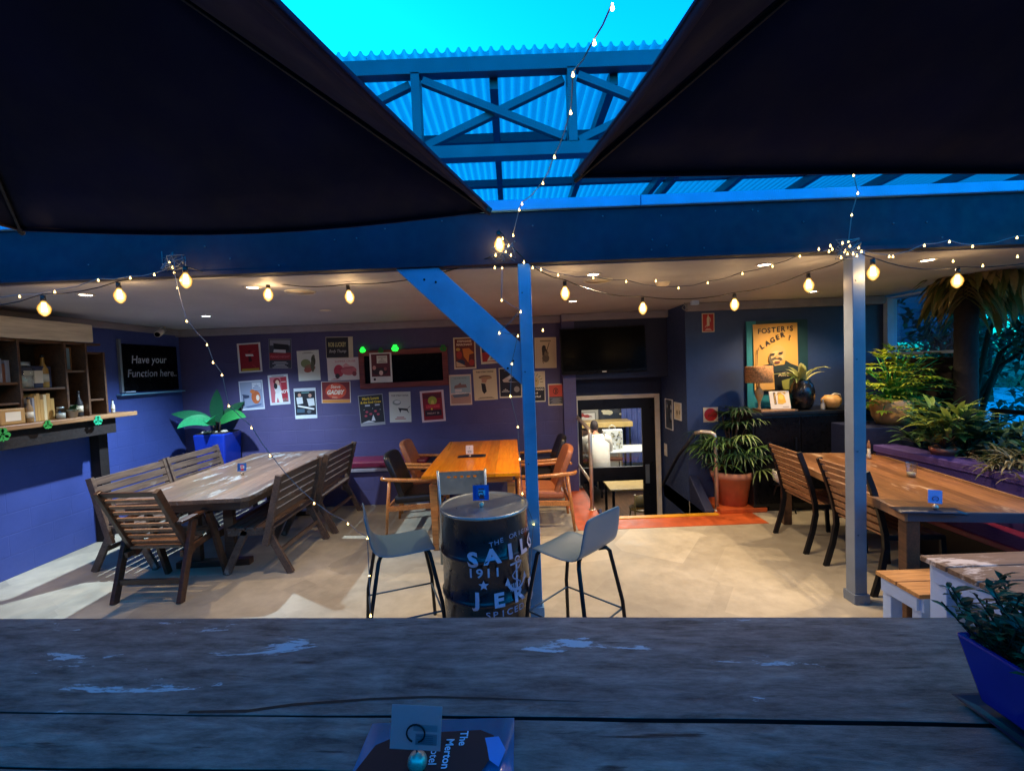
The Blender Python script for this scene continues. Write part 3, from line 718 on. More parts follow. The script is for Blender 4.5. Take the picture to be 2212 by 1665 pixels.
# ---- lamps of the festoon
def build_string(name, label, cat, pts, bulbs, kind, group=None, mat='cord_black', r=.004, socket_up=None):
    """one cable with all its bulbs as parts"""
    o0 = Vector(pts[0]); t = thing(name, label, cat, o0, 0, group)
    P = [Vector(q) - o0 for q in pts]; sm = []
    for i in range(len(P) - 1):
        L = (P[i + 1] - P[i]).length; k = max(2, int(L / .12)); sg = min(.06, L * .05)
        for j in range(k): u = j / k; q = P[i].lerp(P[i + 1], u); sm.append(q - Vector((0, 0, sg * 4 * u * (1 - u))))
    sm.append(P[-1])
    MB().tube(sm, r, 6).build('cable', mat, t)
    rr = random.Random(hash(name) % 99)
    for b in bulbs:
        q = Vector(b) - o0
        if kind == 'big':
            tx, ty = rr.uniform(-.1, .1), rr.uniform(-.1, .1)
            e = thing('bulb', None, None, q, 0, rot=(tx, ty, 0)); e.parent = t
            MB().tube([(0, 0, .075), (0, 0, .035)], [.014, .016], 12).build('socket', 'black_plastic', e)
            MB().lathe([(.012, .036), (.018, .025), (.034, .0), (.037, -.020), (.029, -.048), (.012, -.066), (.0001, -.070)], 16).build('envelope', 'bulb_glass', e)
            m = MB()
            for a in range(4): m.tube([(cos(a * pi / 2) * .007, sin(a * pi / 2) * .007, .022), (cos(a * pi / 2) * .013, sin(a * pi / 2) * .013, -.036)], .0055, 6)
            m.build('filament', 'bulb_core', e)
            w = t.location + q; lamp('festoon_glow', 'POINT', (w.x, w.y, w.z - .02), 8.0, (1.0, .60, .25), .03)
        else:
            m = MB(); m.tube([q, q + Vector((0, 0, -.012))], [.0025, .003], 6); m.ball(q + Vector((0, 0, -.014)), .0060, 8)
            m.build('bulb', 'fairy_glow', t)
    return t
def dz(p, d): return Vector((p.x, p.y, p.z + d))
YB = 3.07
fb = [(-60, 690, 3.05), (95, 662, 3.1), (258, 634, 3.15), (401, 601, 3.03), (579, 632, 3.5), (754, 637, 3.5)]
bul = [ony(x, y, Y) for x, y, Y in fb]
pts = [dz(bul[0], .08), dz(bul[1], .085), dz(bul[2], .085), ony(375, 572, 3.10), dz(bul[3], .08), dz(bul[4], .085), dz(bul[5], .085), ony(1075, 548, 3.10)]
build_string('festoon_string', 'festoon cable of large amber filament bulbs to the left of the blue post', 'festoon lights', pts, bul[1:], 'big', 'festoon strings under the ceiling')
fb = [(1078, 524, 3.07), (1220, 629, 3.4), (1388, 662, 3.8), (1586, 654, 3.8), (1746, 612, 3.4), (1885, 584, 3.05), (2067, 602, 3.3)]
bul = [ony(x, y, Y) for x, y, Y in fb]
pts = [dz(bul[0], .085), ony(1145, 572, 3.1), dz(bul[1], .085), dz(bul[2], .085), dz(bul[3], .085), dz(bul[4], .085), ony(1855, 545, 3.1), dz(bul[5], .085), dz(bul[6], .085), ony(2260, 560, 3.1)]
build_string('festoon_string', 'festoon cable of large amber filament bulbs to the right of the blue post', 'festoon lights', pts, bul, 'big', 'festoon strings under the ceiling')
def fairy(label, spec, extra=()):
    pts = [ony(x, y, Y) for x, y, Y in spec]; bl = [q for q in pts] + [ony(x, y, Y) for x, y, Y in extra]
    return build_string('fairy_light_string', label, 'fairy lights', pts, bl, 'small', 'fairy light strings', 'cord_clear', .0028)
fairy('fairy lights hanging from the sky past the truss down to the blue post',
      [(1322, 8, 1.25), (1283, 85, 1.4), (1237, 155, 1.6), (1232, 238, 1.9), (1197, 335, 2.3), (1172, 392, 2.6), (1127, 437, 2.9), (1121, 450, 2.98), (1108, 505, 3.06)],
      [(1075, 500, 3.08), (1092, 540, 3.07), (1085, 512, 3.07), (1070, 548, 3.07), (1098, 528, 3.07), (1103, 548, 3.07), (1068, 575, 3.08), (1131, 563, 3.08)])
fairy('fairy lights running down beside the blue post to the black drum',
      [(1084, 575, 3.06), (1083, 645, 3.04), (1124, 670, 3.04), (1078, 716, 3.04), (1118, 722, 3.05), (1105, 782, 3.05), (1102, 852, 3.05), (1118, 918, 3.08), (1122, 988, 3.08), (1128, 1062, 3.10), (1152, 1128, 3.10), (1140, 1275, 2.9)],
      [(1172, 710, 3.1)])
fairy('fairy lights trailing from the left of the beam down to the left stool',
      [(376, 585, 3.10), (383, 618, 3.05), (403, 690, 3.0), (447, 741, 3.0), (460, 779, 3.0), (479, 806, 3.0), (494, 873, 3.0), (543, 920, 3.0), (583, 980, 3.0), (678, 1083, 3.0), (751, 1127, 2.95), (793, 1158, 2.7), (797, 1238, 2.65), (800, 1325, 2.6)])
fairy('fairy lights along the left end of the beam toward the shelves',
      [(-30, 640, 3.06), (42, 637, 3.07), (118, 627, 3.07), (212, 602, 3.08), (281, 597, 3.08), (333, 590, 3.08), (372, 575, 3.09)],
      [(390, 602, 3.0), (365, 562, 3.08)])
fairy('fairy lights strung under the beam between the blue post and the grey post',
      [(1150, 575, 3.08), (1168, 579, 3.1), (1205, 591, 3.2), (1281, 597, 3.3), (1352, 605, 3.4), (1465, 619, 3.5), (1528, 608, 3.5), (1603, 588, 3.4), (1668, 572, 3.3), (1727, 550, 3.2), (1790, 540, 3.1)],
      [(1416, 604, 3.4)])
fairy('knot of fairy lights wound on top of the grey post and up over the gutter',
      [(1843, 375, 3.0), (1852, 414, 3.02), (1839, 461, 3.05), (1832, 519, 3.07), (1835, 528, 3.07), (1822, 541, 3.07), (1816, 553, 3.07), (1854, 532, 3.07)],
      [(1797, 535, 3.07), (1793, 528, 3.07), (1768, 535, 3.07), (1825, 538, 3.07), (1842, 545, 3.07), (1850, 549, 3.07), (1819, 522, 3.07), (1830, 545, 3.07)])
fairy('fairy lights sagging along the beam to the right of the grey post',
      [(1860, 540, 3.08), (1920, 551, 3.08), (1928, 551, 3.09), (1996, 527, 3.08), (2050, 519, 3.08), (2100, 529, 3.08), (2196, 510, 3.08), (2260, 500, 3.08)],
      [(2058, 561, 3.2), (2122, 571, 3.2), (2197, 551, 3.1)])
# loose knots of wiring tied to the beam
def knot(x, y, seed, lb):
    rr = random.Random(seed); c = ony(x, y, 3.085); m = MB()
    for k in range(5):
        pts = [Vector((rr.uniform(-.09, .09), rr.uniform(-.03, .0), rr.uniform(-.07, .07))) for _ in range(7)]
        m.tube(pts, .003, 5)
    o = m.build('cable_knot', 'cord_clear', loc=c); tag(o, lb, 'cable', 'cable knots on the beam')
knot(1085, 545, 2, 'tangle of fairy light cable on the beam above the blue post'); knot(1828, 538, 5, 'tangle of fairy light cable on the beam above the grey post'); knot(378, 566, 8, 'tangle of fairy light cable at the left part of the beam')

wall('sky_blocker', (-9, 9, -3.9, -3.7, 0, 3.4), 'wall_stair', 'dark unseen wall added behind the camera to block the low sky')  # added out of view to block horizon light and reflections
# =================================================================== FURNITURE
def G2(x, y, z): return onz(x, y, z)
# ---- near high table of weathered boards
a = G2(0, 1334, 1.0); b = G2(2211, 1329, 1.0); ang = math.atan2(b.y - a.y, b.x - a.x)
t = thing('high_table', 'weathered grey plank table in the foreground with flaking patches', 'table', ((a.x + b.x) / 2, (a.y + b.y) / 2, 0), ang)
TT = t; rr = random.Random(11)
def wob(x, s, am): return am * (sin(x * 3.1 + s) + .6 * sin(x * 7.3 + 2 * s) + .35 * sin(x * 17.7 + s * 3))
ys = [0.0, -.405, -.548, -.70, -.86]
for i in range(4):
    y1, y0 = ys[i], ys[i + 1]; n = 80; m = MB(); b0 = []
    for j in range(n + 1):
        x = -2.3 + 4.6 * j / n
        g0 = .0042 + .0022 * sin(x * 2.2 + i); g1 = .0042 + .0022 * sin(x * 2.2 + i - 1)
        ya = y0 + g0 + wob(x, i + 1, .0016); yb = y1 - g1 + wob(x, i, .0016) * (1 if i else .8)
        m.v += [(x, ya, .955), (x, yb, .955), (x, yb, .9995), (x, yb - .0008, 1.0), (x, ya + .0008, 1.0), (x, ya, .9995)]
    for j in range(n):
        k = j * 6
        for q in range(6): r_ = (q + 1) % 6; m.face((k + q, k + r_, k + 6 + r_, k + 6 + q))
    m.face((0, 1, 2, 3, 4, 5)); m.face([n * 6 + q for q in range(6)][::-1])
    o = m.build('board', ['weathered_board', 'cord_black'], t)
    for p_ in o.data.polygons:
        if abs(p_.normal.y) > .8: p_.material_index = 1  # plank side faces coloured black so the gaps look shaded
m = MB(); P = [(-.62, -.398), (-.48, -.393), (-.38, -.372), (-.2, -.352), (-.06, -.343), (.05, -.345), (.3, -.352)]
w_ = [.004, .005, .005, .004, .004, .003, .0008]
top = [(x, y + w) for (x, y), w in zip(P, w_)]; bot = [(x, y - w) for (x, y), w in zip(P, w_)]
m.add([(x, y, 1.0006) for x, y in top + bot[::-1]], [tuple(range(len(P) * 2))][::1]); m.build('crack', 'cord_black', t)
for yy in (-.405, -.548, -.70): MB().box(-2.3, 2.3, yy - .03, yy + .03, .90, .954).build('rail', 'cord_black', t)  # rails coloured black too, as shade seen through the gaps
for sx in (-2.0, 2.0):
    for sy in (-.75, -.1): MB().box(sx - .04, sx + .04, sy - .04, sy + .04, 0, .954).build('leg', 'brown_timber', t, bevel=.004)

# ---- card holders
def card_holder(loc, label, cw, ch, tilt, rz, art, base='steel_rail', stem=.02, s=1.0):
    t = thing('card_holder', label, 'card holder', loc, rz, 'table number card holders')
    MB().ball((0, 0, .013 * s), .014 * s, 14).build('ball_base', base, t)
    z0 = .026 * s; m = MB(); m.tube([(0, 0, z0 - .004), (0, 0, z0 + stem)], .0012 * s, 6)
    z1 = z0 + stem + .013 * s; m.tube([(.013 * s * cos(k * pi / 9 - pi / 2 + .25), -.002, z1 + .013 * s * sin(k * pi / 9 - pi / 2 + .25)) for k in range(17)], .0013 * s, 6)
    m.build('wire_loop', 'black_metal', t)
    A_ = Art(cw, ch); art(A_)
    A_.build('card', thick=.001, parent=t, loc=(0, .0022, z0 + stem * .35 + ch / 2), rot=(R(-8), R(tilt), 0), base=A_.base, mat='card_paper' if art is art_plain else 'print')
    return t
def art_plain(A_):
    A_.base = '#cfbcc0'; A_.rect(-.1, -.15, .85, .15, '#b3a2a8'); A_.rect(0, -.75, .85, -.25, '#a3939c')
    for i in range(5): A_.rect(.05 + .16 * (i % 2), -.7 + .09 * i, .7, -.66 + .09 * i, '#8b7d88')
def art_blue(A_):
    A_.base = '#1f5fb4'; A_.rect(-.9, -.9, -.55, .9, '#164c98'); A_.rect(-.3, .35, .4, .55, '#d8473d'); A_.rect(-.35, -.35, .55, .3, '#c9d4e6'); A_.P([(-.2, -.8), (.5, -.8), (.3, -.3), (-.1, -.2)], '#cf3b34'); A_.rect(-.3, .05, .3, .2, '#cf3b34')
def art_white(A_):
    A_.base = '#e4ddcf'; A_.text('7', 0, .35, .4, '#3b3b3b')
    for i in range(3): A_.rect(-.6, -.3 - .2 * i, .6, -.24 - .2 * i, '#8a857a')
def art_paleblue(A_):
    A_.base = '#a4b2ec'; A_.rect(-.5, -.5, .3, -.4, '#5f77c8'); A_.rect(-.5, -.2, .5, -.12, '#6f88da')
c = G2(902, 1662, 1.012)
card_holder(c, 'white paper card in a chrome ball clip on the foreground table', .098, .08, 4, -.03, art_plain, s=1.35, stem=.022)
# ---- menu covers
def menu(loc, rz, w, l, label, words=None):
    mc = 'menu_cover' if words else 'menu_dark'
    t = thing('menu_folder', label, 'menu folder', loc, rz, 'dark menu folders')
    m = MB(); m.box(-w / 2, w / 2, -l / 2, l / 2, 0, .004); m.build('back_cover', mc, t, bevel=.0015)
    m = MB(); n = 10
    for i in range(n + 1):
        x = -w / 2 + w * i / n; z = .006 + .004 * sin(pi * i / n) + .006 * (i / n) ** 2
        m.v += [(x, -l / 2, z), (x, l / 2, z - .001)]
    for i in range(n): m.face((2 * i, 2 * i + 2, 2 * i + 3, 2 * i + 1), True)
    cv = m.build('front_cover', mc, t); sd = cv.modifiers.new('thick', 'SOLIDIFY'); sd.thickness = .002
    if words:
        A_ = Art(w, l); words(A_); A_.build('cover_print_sheen', sheet=False, parent=cv, fn=lambda u, v, d: (u, v, .0175 + d), mat='print')
    return t
def words(A_):  # lettering, plus teal sky sheen and dark middle painted as print
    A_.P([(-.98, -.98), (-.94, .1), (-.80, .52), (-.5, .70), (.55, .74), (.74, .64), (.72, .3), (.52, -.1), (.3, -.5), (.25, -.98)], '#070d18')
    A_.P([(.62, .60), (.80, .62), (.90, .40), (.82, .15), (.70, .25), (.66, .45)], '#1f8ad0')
    A_.text('The', .34, .60, .11, '#b9d6ee', rot=-90, bold=.02); A_.text('Merton', .17, .36, .11, '#b9d6ee', rot=-90, bold=.02); A_.text('Hotel', .0, .36, .11, '#b9d6ee', rot=-90, bold=.01)

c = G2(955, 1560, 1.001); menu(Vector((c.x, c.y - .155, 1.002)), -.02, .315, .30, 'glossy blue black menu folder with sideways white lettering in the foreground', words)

# ---- drum
c = G2(1045, 1088, .88); t = thing('drum_table', 'black steel drum stencilled with white lettering and an anchor, used as a table', 'drum', (c.x, c.y, 0), 0)
R0 = .287
prof = [(R0, .0), (R0 + .006, .004), (R0 + .006, .02), (R0, .028)]
for zc in (.335, .61): prof += [(R0, zc - .022), (R0 + .006, zc - .016), (R0 + .012, zc - .004), (R0 + .012, zc + .004), (R0 + .006, zc + .016), (R0, zc + .022)]
prof += [(R0, .85), (R0 + .004, .862), (R0 + .006, .874), (R0 + .003, .880), (R0 - .004, .880), (R0 - .008, .870)]
MB().lathe(prof, 56).build('shell', 'drum_paint', t)
MB().lathe([(R0 - .006, .872), (R0 - .03, .868), (.0001, .870)], 56).build('lid', 'drum_lid', t)
MB().lathe([(R0 + .007, .866), (R0 + .009, .874), (R0 + .005, .883), (R0 - .003, .884), (R0 - .007, .876)], 56).build('rim', 'grey_metal', t)
A_ = Art(1.8, .88)
def curve(u, v, d):
    a_ = u / R0 + R(-90); zc = v + .44; k = 0.0
    for q in (.335, .61):
        if abs(zc - q) < .022: k = max(k, .012 * (1 - abs(zc - q) / .022) ** .5)
    rr_ = R0 + .0012 + k + d; return (rr_ * cos(a_), rr_ * sin(a_), zc)
def dv(z): return (z - .44) / .44
def du(deg): return R(deg) * R0 / .9
WHT = '#a9b2cf'
# letters are set one by one round the drum, rising to the middle of the arch
def arc_text(s_, cdeg, z, h, span, rise, bold=.02, col=WHT):
    n = len(s_)
    for i, ch in enumerate(s_):
        if ch == ' ': continue
        q = (i - (n - 1) / 2) / max(1, (n - 1) / 2); A_.text(ch, du(cdeg + q * span / 2), dv(z + rise * (1 - q * q)), h / .44, col, bold=bold, rot=-q * rise * 180, wmul=1.12)
def serif(deg, z, h):
    pass
arc_text('THE ORIGINAL', 48, .715, .030, 74, .03, .01, '#8f98b8')
arc_text('SAILOR', 46, .628, .088, 116, .028, .045)
arc_text('1911', 1, .545, .056, 32, 0, .02)
cx_, cz_ = du(0), dv(.47)
A_.P([(cx_ + (.032 if k % 2 == 0 else .0145) / .9 * sin(k * pi / 5), cz_ + (.032 if k % 2 == 0 else .0145) / .44 * cos(k * pi / 5)) for k in range(10)], WHT)
arc_text('JERRY', 46, .372, .082, 112, .0, .045)
arc_text('SPICED RUM', 44, .285, .040, 80, .0, .015, '#8f98b8')
ax = 42
def ap(dx, z): return (du(ax) + dx / .9, dv(z))
A_.line([ap(0, .42), ap(0, .585)], .014, WHT); A_.line([ap(-.045, .572), ap(.045, .572)], .012, WHT)
A_.line([ap(.016 * cos(k * pi / 5), .603 + .016 * sin(k * pi / 5)) for k in range(11)], .007, WHT)
A_.line([ap(.066 * cos(R(a_)), .475 + .066 * sin(R(a_))) for a_ in range(190, 351, 16)], .017, WHT)
A_.P([ap(-.085, .455), ap(-.045, .44), ap(-.066, .50)], WHT); A_.P([ap(.085, .455), ap(.045, .44), ap(.066, .50)], WHT)
A_.line([ap(.035 * sin(k * .9) * (1 if k < 9 else .4), .60 - k * .019) for k in range(10)], .008, '#8f98b8')
for k in range(4): A_.line([ap(-.05 + .012 * k, .41 - .006 * k), ap(-.04 + .012 * k, .455)], .005, WHT)
A_.build('stencil', sheet=False, fn=curve, parent=t, mat='print')
card_holder(Vector((c.x - .015, c.y - .04, .872)), 'blue and red table card in a chrome ball clip on the black drum', .105, .10, 1, .04, art_blue, s=1.35, stem=.03)

# ---- plywood stools
def stool(loc, rz, label):
    t = thing('bar_stool', label, 'stool', loc, rz, 'grey moulded bar stools at the drum')
    pr = [(.20, .640), (.185, .655), (.15, .662), (.06, .656), (-.04, .654), (-.11, .658), (-.155, .672), (-.182, .70), (-.196, .745), (-.208, .82), (-.222, .90), (-.226, .915)]
    hw = [.165, .19, .20, .203, .203, .203, .203, .203, .203, .20, .19, .165]
    m = MB(); W_ = 8
    for (y, z), h in zip(pr, hw):
        for k in range(W_ + 1):
            u = -1 + 2 * k / W_; dish = .006 * (1 - u * u)
            m.v.append((u * h, y + (dish if z > .72 else 0), z - (dish if z < .70 else 0)))
    for i in range(len(pr) - 1):
        for k in range(W_): a_ = i * (W_ + 1) + k; m.face((a_, a_ + W_ + 1, a_ + W_ + 2, a_ + 1), True)
    o = m.build('seat_shell', 'stool_ply', t); sd = o.modifiers.new('thick', 'SOLIDIFY'); sd.thickness = .011; sd.offset = -1; sb = o.modifiers.new('sub', 'SUBSURF'); sb.levels = 1; sb.render_levels = 1
    for sx in (-1, 1):
        for sy, fy in ((1, .235), (-1, -.235)):
            MB().tube([(sx * .10, sy * .12, .640), (sx * .145, sy * .145, .638), (sx * .165, sy * .158, .615), (sx * .20, fy * .93, .30), (sx * .225, fy, .0)], .0125, 10).build('leg', 'black_metal', t)
    q = [(.2025, .215, .25), (-.2025, .215, .25), (-.2025, -.215, .25), (.2025, -.215, .25), (.2025, .215, .25)]
    m = MB()
    for a_, b_ in zip(q, q[1:]): m.tube([a_, b_], .006, 8)
    m.build('foot_ring', 'roof_steel', t)
    return t
st = stool((-.77, 2.90, 0), R(-70), 'grey moulded bar stool left of the black drum, facing it')
dup(st, (.345, 2.74, 0), R(46), 'grey moulded bar stool right of the black drum with its back to the camera')

# ---- long grey timber table
def long_table():
    t = thing('timber_table', 'long weathered grey brown timber table with cut corners between the slatted benches', 'table', (-2.94, 4.92, 0), R(2.5))
    L, Wd, cc = 1.15, .57, .05; poly = [(-Wd + cc, -L), (Wd - cc, -L), (Wd, -L + cc), (Wd, L - cc), (Wd - cc, L), (-Wd + cc, L), (-Wd, L - cc), (-Wd, -L + cc)]
    MB().prism(poly, .715, .752).build('tabletop', 'wood_table_grey', t, bevel=.004)
    pi_ = [(x * .93, y * .96) for x, y in poly]; m = MB(); m.prism(pi_, .64, .714); m.build('apron', 'wood_armchair', t)
    for y in (-.72, .72):
        e = thing('trestle', None, None, (0, y, 0)); e.parent = t
        MB().box(-.36, .36, -.04, .04, .56, .639).build('top_rail', 'wood_armchair', e, bevel=.004); MB().box(-.34, .34, -.04, .04, .0, .06).build('foot', 'wood_armchair', e, bevel=.004)
        for x in (-.16, .16): MB().box(x - .045, x + .045, -.03, .03, .06, .56).build('leg', 'wood_armchair', e, bevel=.004)
    MB().box(-.03, .03, -.68, .68, .25, .32).build('stretcher', 'wood_armchair', t, bevel=.004)
long_table()
def slat_bench(loc, rz, label):
    t = thing('slatted_bench', label, 'bench', loc, rz, 'slatted timber benches at the long table'); L = .90
    for i in range(5):
        x = -.17 + .088 * i; MB().box(x - .037, x + .037, -L / 2 + .02, L / 2 - .02, .415, .437).build('seat_slat', 'wood_bench', t, bevel=.003)
    a_, b_ = Vector((-.285, 0, .90)), Vector((-.125, 0, .27)); d = (b_ - a_).normalized()
    for i in range(5):
        p = a_ + d * (.045 + i * .082); MB().bar(p + Vector((.012, -L / 2 + .02, 0)), p + Vector((.012, L / 2 - .02, 0)), .018, .069, up=tuple(-d)).build('back_slat', 'wood_bench', t, bevel=.003)
    for sy in (-1, 1):
        y = sy * (L / 2 - .02)
        e = thing('end_frame', None, None, (0, y, 0)); e.parent = t
        MB().bar(a_, b_, .036, .058, up=(1, 0, 0)).build('upright', 'wood_bench', e, bevel=.004)
        MB().bar((-.13, sy * -.03, .40), (-.33, sy * -.03, .0), .034, .06, up=(1, 0, 0)).build('leg', 'wood_bench', e, bevel=.004)
        MB().bar((.06, sy * -.03, .405), (.26, sy * -.03, .0), .034, .06, up=(1, 0, 0)).build('leg', 'wood_bench', e, bevel=.004)
        MB().box(-.19, .22, sy * -.03 - .017, sy * -.03 + .017, .36, .414).build('seat_rail', 'wood_bench', e, bevel=.003)
    MB().bar((-.23, -L / 2 + .04, .20), (-.23, L / 2 - .04, .20), .025, .04).build('stretcher', 'wood_bench', t, bevel=.003)
    return t
bn = slat_bench((-3.70, 4.56, 0), 0, 'slatted timber bench on the left of the long table, nearest the shelves')
dup(bn, (-3.74, 5.53, 0), 0, 'slatted timber bench on the left of the long table, in front of the blue planter')
dup(bn, (-2.40, 4.38, 0), pi, 'slatted timber bench on the right of the long table, nearer the camera')
dup(bn, (-2.37, 5.34, 0), pi, 'slatted timber bench on the right of the long table, near the poster wall')
def arm_slat():
    t = thing('slatted_armchair', 'dark slatted timber armchair with its back to the camera at the long table', 'armchair', (-2.99, 3.76, 0), R(-2))
    for sx in (-1, 1):
        x = sx * .275
        MB().bar((x, -.06, .62), (x, -.25, .0), .035, .058, up=(0, 1, 0)).build('leg', 'wood_armchair', t, bevel=.004)
        MB().bar((x, .12, .62), (x, .30, .0), .035, .055, up=(0, 1, 0)).build('leg', 'wood_armchair', t, bevel=.004)
        MB().bar((x, -.22, .640), (x, .28, .655), .062, .022).build('armrest', 'wood_armchair', t, bevel=.006)
        MB().bar((sx * .235, -.36, .94), (sx * .235, -.05, .33), .036, .055, up=(0, 1, 0)).build('back_upright', 'wood_armchair', t, bevel=.004)
        MB().bar((sx * .235, -.16, .36), (sx * .235, .26, .405), .03, .05).build('seat_rail', 'wood_armchair', t, bevel=.004)
    a_, b_ = Vector((0, -.36, .94)), Vector((0, -.05, .33)); d = (b_ - a_).normalized()
    for i in range(9):
        p = a_ + d * (.03 + i * .064); MB().bar(p + Vector((-.216, 0, 0)), p + Vector((.216, 0, 0)), .016, .030 if i else .045, up=tuple(-d)).build('back_slat', 'wood_slat' if i else 'wood_armchair', t, bevel=.003)
    for i in range(6):
        y = -.11 + i * .075; MB().box(-.216, .216, y - .028, y + .028, .405 + i * .004, .422 + i * .004).build('seat_slat', 'wood_slat', t, bevel=.003)
    MB().bar((-.26, -.205, .16), (.26, -.205, .16), .025, .045).build('stretcher', 'wood_armchair', t, bevel=.003)
arm_slat()
c = G2(523, 1025, .753); card_holder(c, 'small blue and red card in a clip on the long grey table', .09, .085, 0, .1, art_blue, s=1.2, stem=.02)

# ---- orange table and lounge chairs
t = thing('lacquered_table', 'glossy orange lacquered timber table against the poster wall', 'table', (-.43, 5.22, 0), 0)
MB().box(-.475, .475, -.99, .99, .742, .780).build('tabletop', 'wood_orange', t, bevel=.006)
MB().box(-.40, .40, -.86, .90, .66, .741).build('apron', 'wood_orange_frame', t, bevel=.003)
for x in (-.385, .385):
    for y in (-.84, .88): MB().hexa([(x - .028, y - .028, 0), (x + .028, y - .028, 0), (x + .028, y + .028, 0), (x - .028, y + .028, 0), (x - .04, y - .04, .66), (x + .04, y - .04, .66), (x + .04, y + .04, .66), (x - .04, y + .04, .66)]).build('leg', 'wood_orange_frame', t, bevel=.004)
c = G2(1015, 986, .781); card_holder(c + Vector((0, -.03, 0)), 'small white card in a clip on the orange table', .085, .10, 0, 0, art_white, s=1.1, stem=.02)
menu(Vector((c.x + .02, c.y + .01, .781)), R(0), .32, .12, 'narrow dark menu folder lying on the orange table')
def lounge(loc, rz, label, pad):
    t = thing('lounge_armchair', label, 'armchair', loc, rz, 'lounge armchairs at the orange table')
    for sx in (-1, 1):
        x = sx * .29
        MB().tube([(x, .29, .0), (x, .28, .30), (x, .27, .60)], [.015, .019, .018], 10).build('leg', 'wood_orange_frame', t)
        MB().tube([(x, -.31, .0), (x, -.28, .30), (x, -.25, .60)], [.015, .019, .018], 10).build('leg', 'wood_orange_frame', t)
        m = MB(); pts = [(sx * .20, -.355, .625), (sx * .265, -.335, .625), (x, -.27, .622), (x + sx * .008, -.1, .612), (x + sx * .006, .1, .605), (x, .31, .61)]
        for i in range(len(pts) - 1): pass
        m.tube(pts, [.016, .020, .022, .022, .021, .018], 8); m.build('armrest', 'wood_orange_frame', t)
        MB().bar((x, -.28, .30), (x, .28, .325), .022, .055).build('side_rail', 'wood_orange_frame', t, bevel=.004)
    MB().bar((-.28, .275, .325), (.28, .275, .325), .022, .055).build('front_rail', 'wood_orange_frame', t, bevel=.004)
    MB().bar((-.28, -.28, .30), (.28, -.28, .30), .022, .05).build('rear_rail', 'wood_orange_frame', t, bevel=.004)
    m = MB(); m.hexa([(-.255, -.22, .335), (.255, -.22, .335), (.255, .30, .36), (-.255, .30, .36), (-.255, -.22, .42), (.255, -.22, .42), (.255, .30, .45), (-.255, .30, .45)])
    m.build('seat_cushion', pad, t, bevel=.028)
    m = MB(); n = 8
    pr = [(-.16, .40), (-.20, .52), (-.245, .65), (-.30, .78), (-.33, .88)]
    for y, z in pr:
        for k in range(n + 1):
            u = -1 + 2 * k / n; m.v.append((u * (.245 if z < .8 else .225), y - .035 * (u * u) * -1, z - (0 if z < .85 else .03 * u ** 4)))
    for i in range(len(pr) - 1):
        for k in range(n): a_ = i * (n + 1) + k; m.face((a_, a_ + 1, a_ + n + 2, a_ + n + 1), True)
    o = m.build('back_cushion', pad, t); sd = o.modifiers.new('thick', 'SOLIDIFY'); sd.thickness = .065; sd.offset = 0
    bv = o.modifiers.new('bv', 'BEVEL'); bv.width = .02; bv.segments = 3; bv.limit_method = 'ANGLE'
    return t
lounge((-1.12, 5.07, 0), R(-90), 'orange framed armchair with black leather, left of the orange table', 'black_leather')
lounge((-1.14, 5.85, 0), R(-90), 'orange framed armchair with tan back, left of the orange table by the wall', 'tan_leather')
lounge((.31, 5.03, 0), R(90), 'orange framed armchair with tan leather, right of the orange table', 'tan_leather')
lounge((.33, 5.80, 0), R(90), 'orange framed armchair with black leather at the wall, right of the orange table', 'black_leather')
# grey metal chair
t = thing('metal_chair', 'grey metal chair with five square holes in its back, behind the drum', 'chair', (-.50, 4.28, 0), R(2))
A0 = MB()
hx = [-.145, -.085, -.025, .035, .095]
m = MB(); xs_ = [-.205]; holes = []
for k in range(5): xs_ += [-.135 + k * .06, -.105 + k * .06]
xs_ += [.205]
zt, zb = .855, .64; z1, z0_ = .815, .795
def yb(z): return -.20 - (z - .45) * .12
for i in range(len(xs_) - 1):
    segs = [(zb, z0_), (z1, zt)] if i % 2 else [(zb, zt)]
    for za, zc_ in segs: m.add([(xs_[i], yb(za), za), (xs_[i + 1], yb(za), za), (xs_[i + 1], yb(zc_), zc_), (xs_[i], yb(zc_), zc_)], [(0, 1, 2, 3)])
o = m.build('backrest', 'grey_metal', t); sd = o.modifiers.new('thick', 'SOLIDIFY'); sd.thickness = .006
for sx in (-1, 1):
    MB().tube([(sx * .215, yb(.87), .87), (sx * .21, -.20, .44), (sx * .215, -.24, 0)], .013, 10).build('rear_leg', 'grey_metal', t)
    MB().tube([(sx * .20, .18, .44), (sx * .21, .21, 0)], .013, 10).build('leg', 'grey_metal', t)
MB().box(-.21, .21, -.20, .20, .44, .455).build('seat', 'grey_metal', t, bevel=.006)
# wall bench
t = thing('wall_bench', 'long red vinyl padded bench on a pale ledge under the posters', 'bench', (-1.9, 6.15, 0))
MB().box(-.75, 3.4 - .75, -.18, .24, .0, .50).build('base', 'wall_navy', t, uvbox=True)
MB().box(-.75, .70, -.20, .20, .502, .60).build('seat_pad', 'red_vinyl', t, bevel=.025)
MB().box(.702, 2.6, -.20, .24, .502, .56).build('ledge_top', 'wall_stair', t, bevel=.006)
MB().box(-.78, 2.63, -.215, -.185, .46, .50).build('ledge', 'cornice_paint', t, bevel=.003)

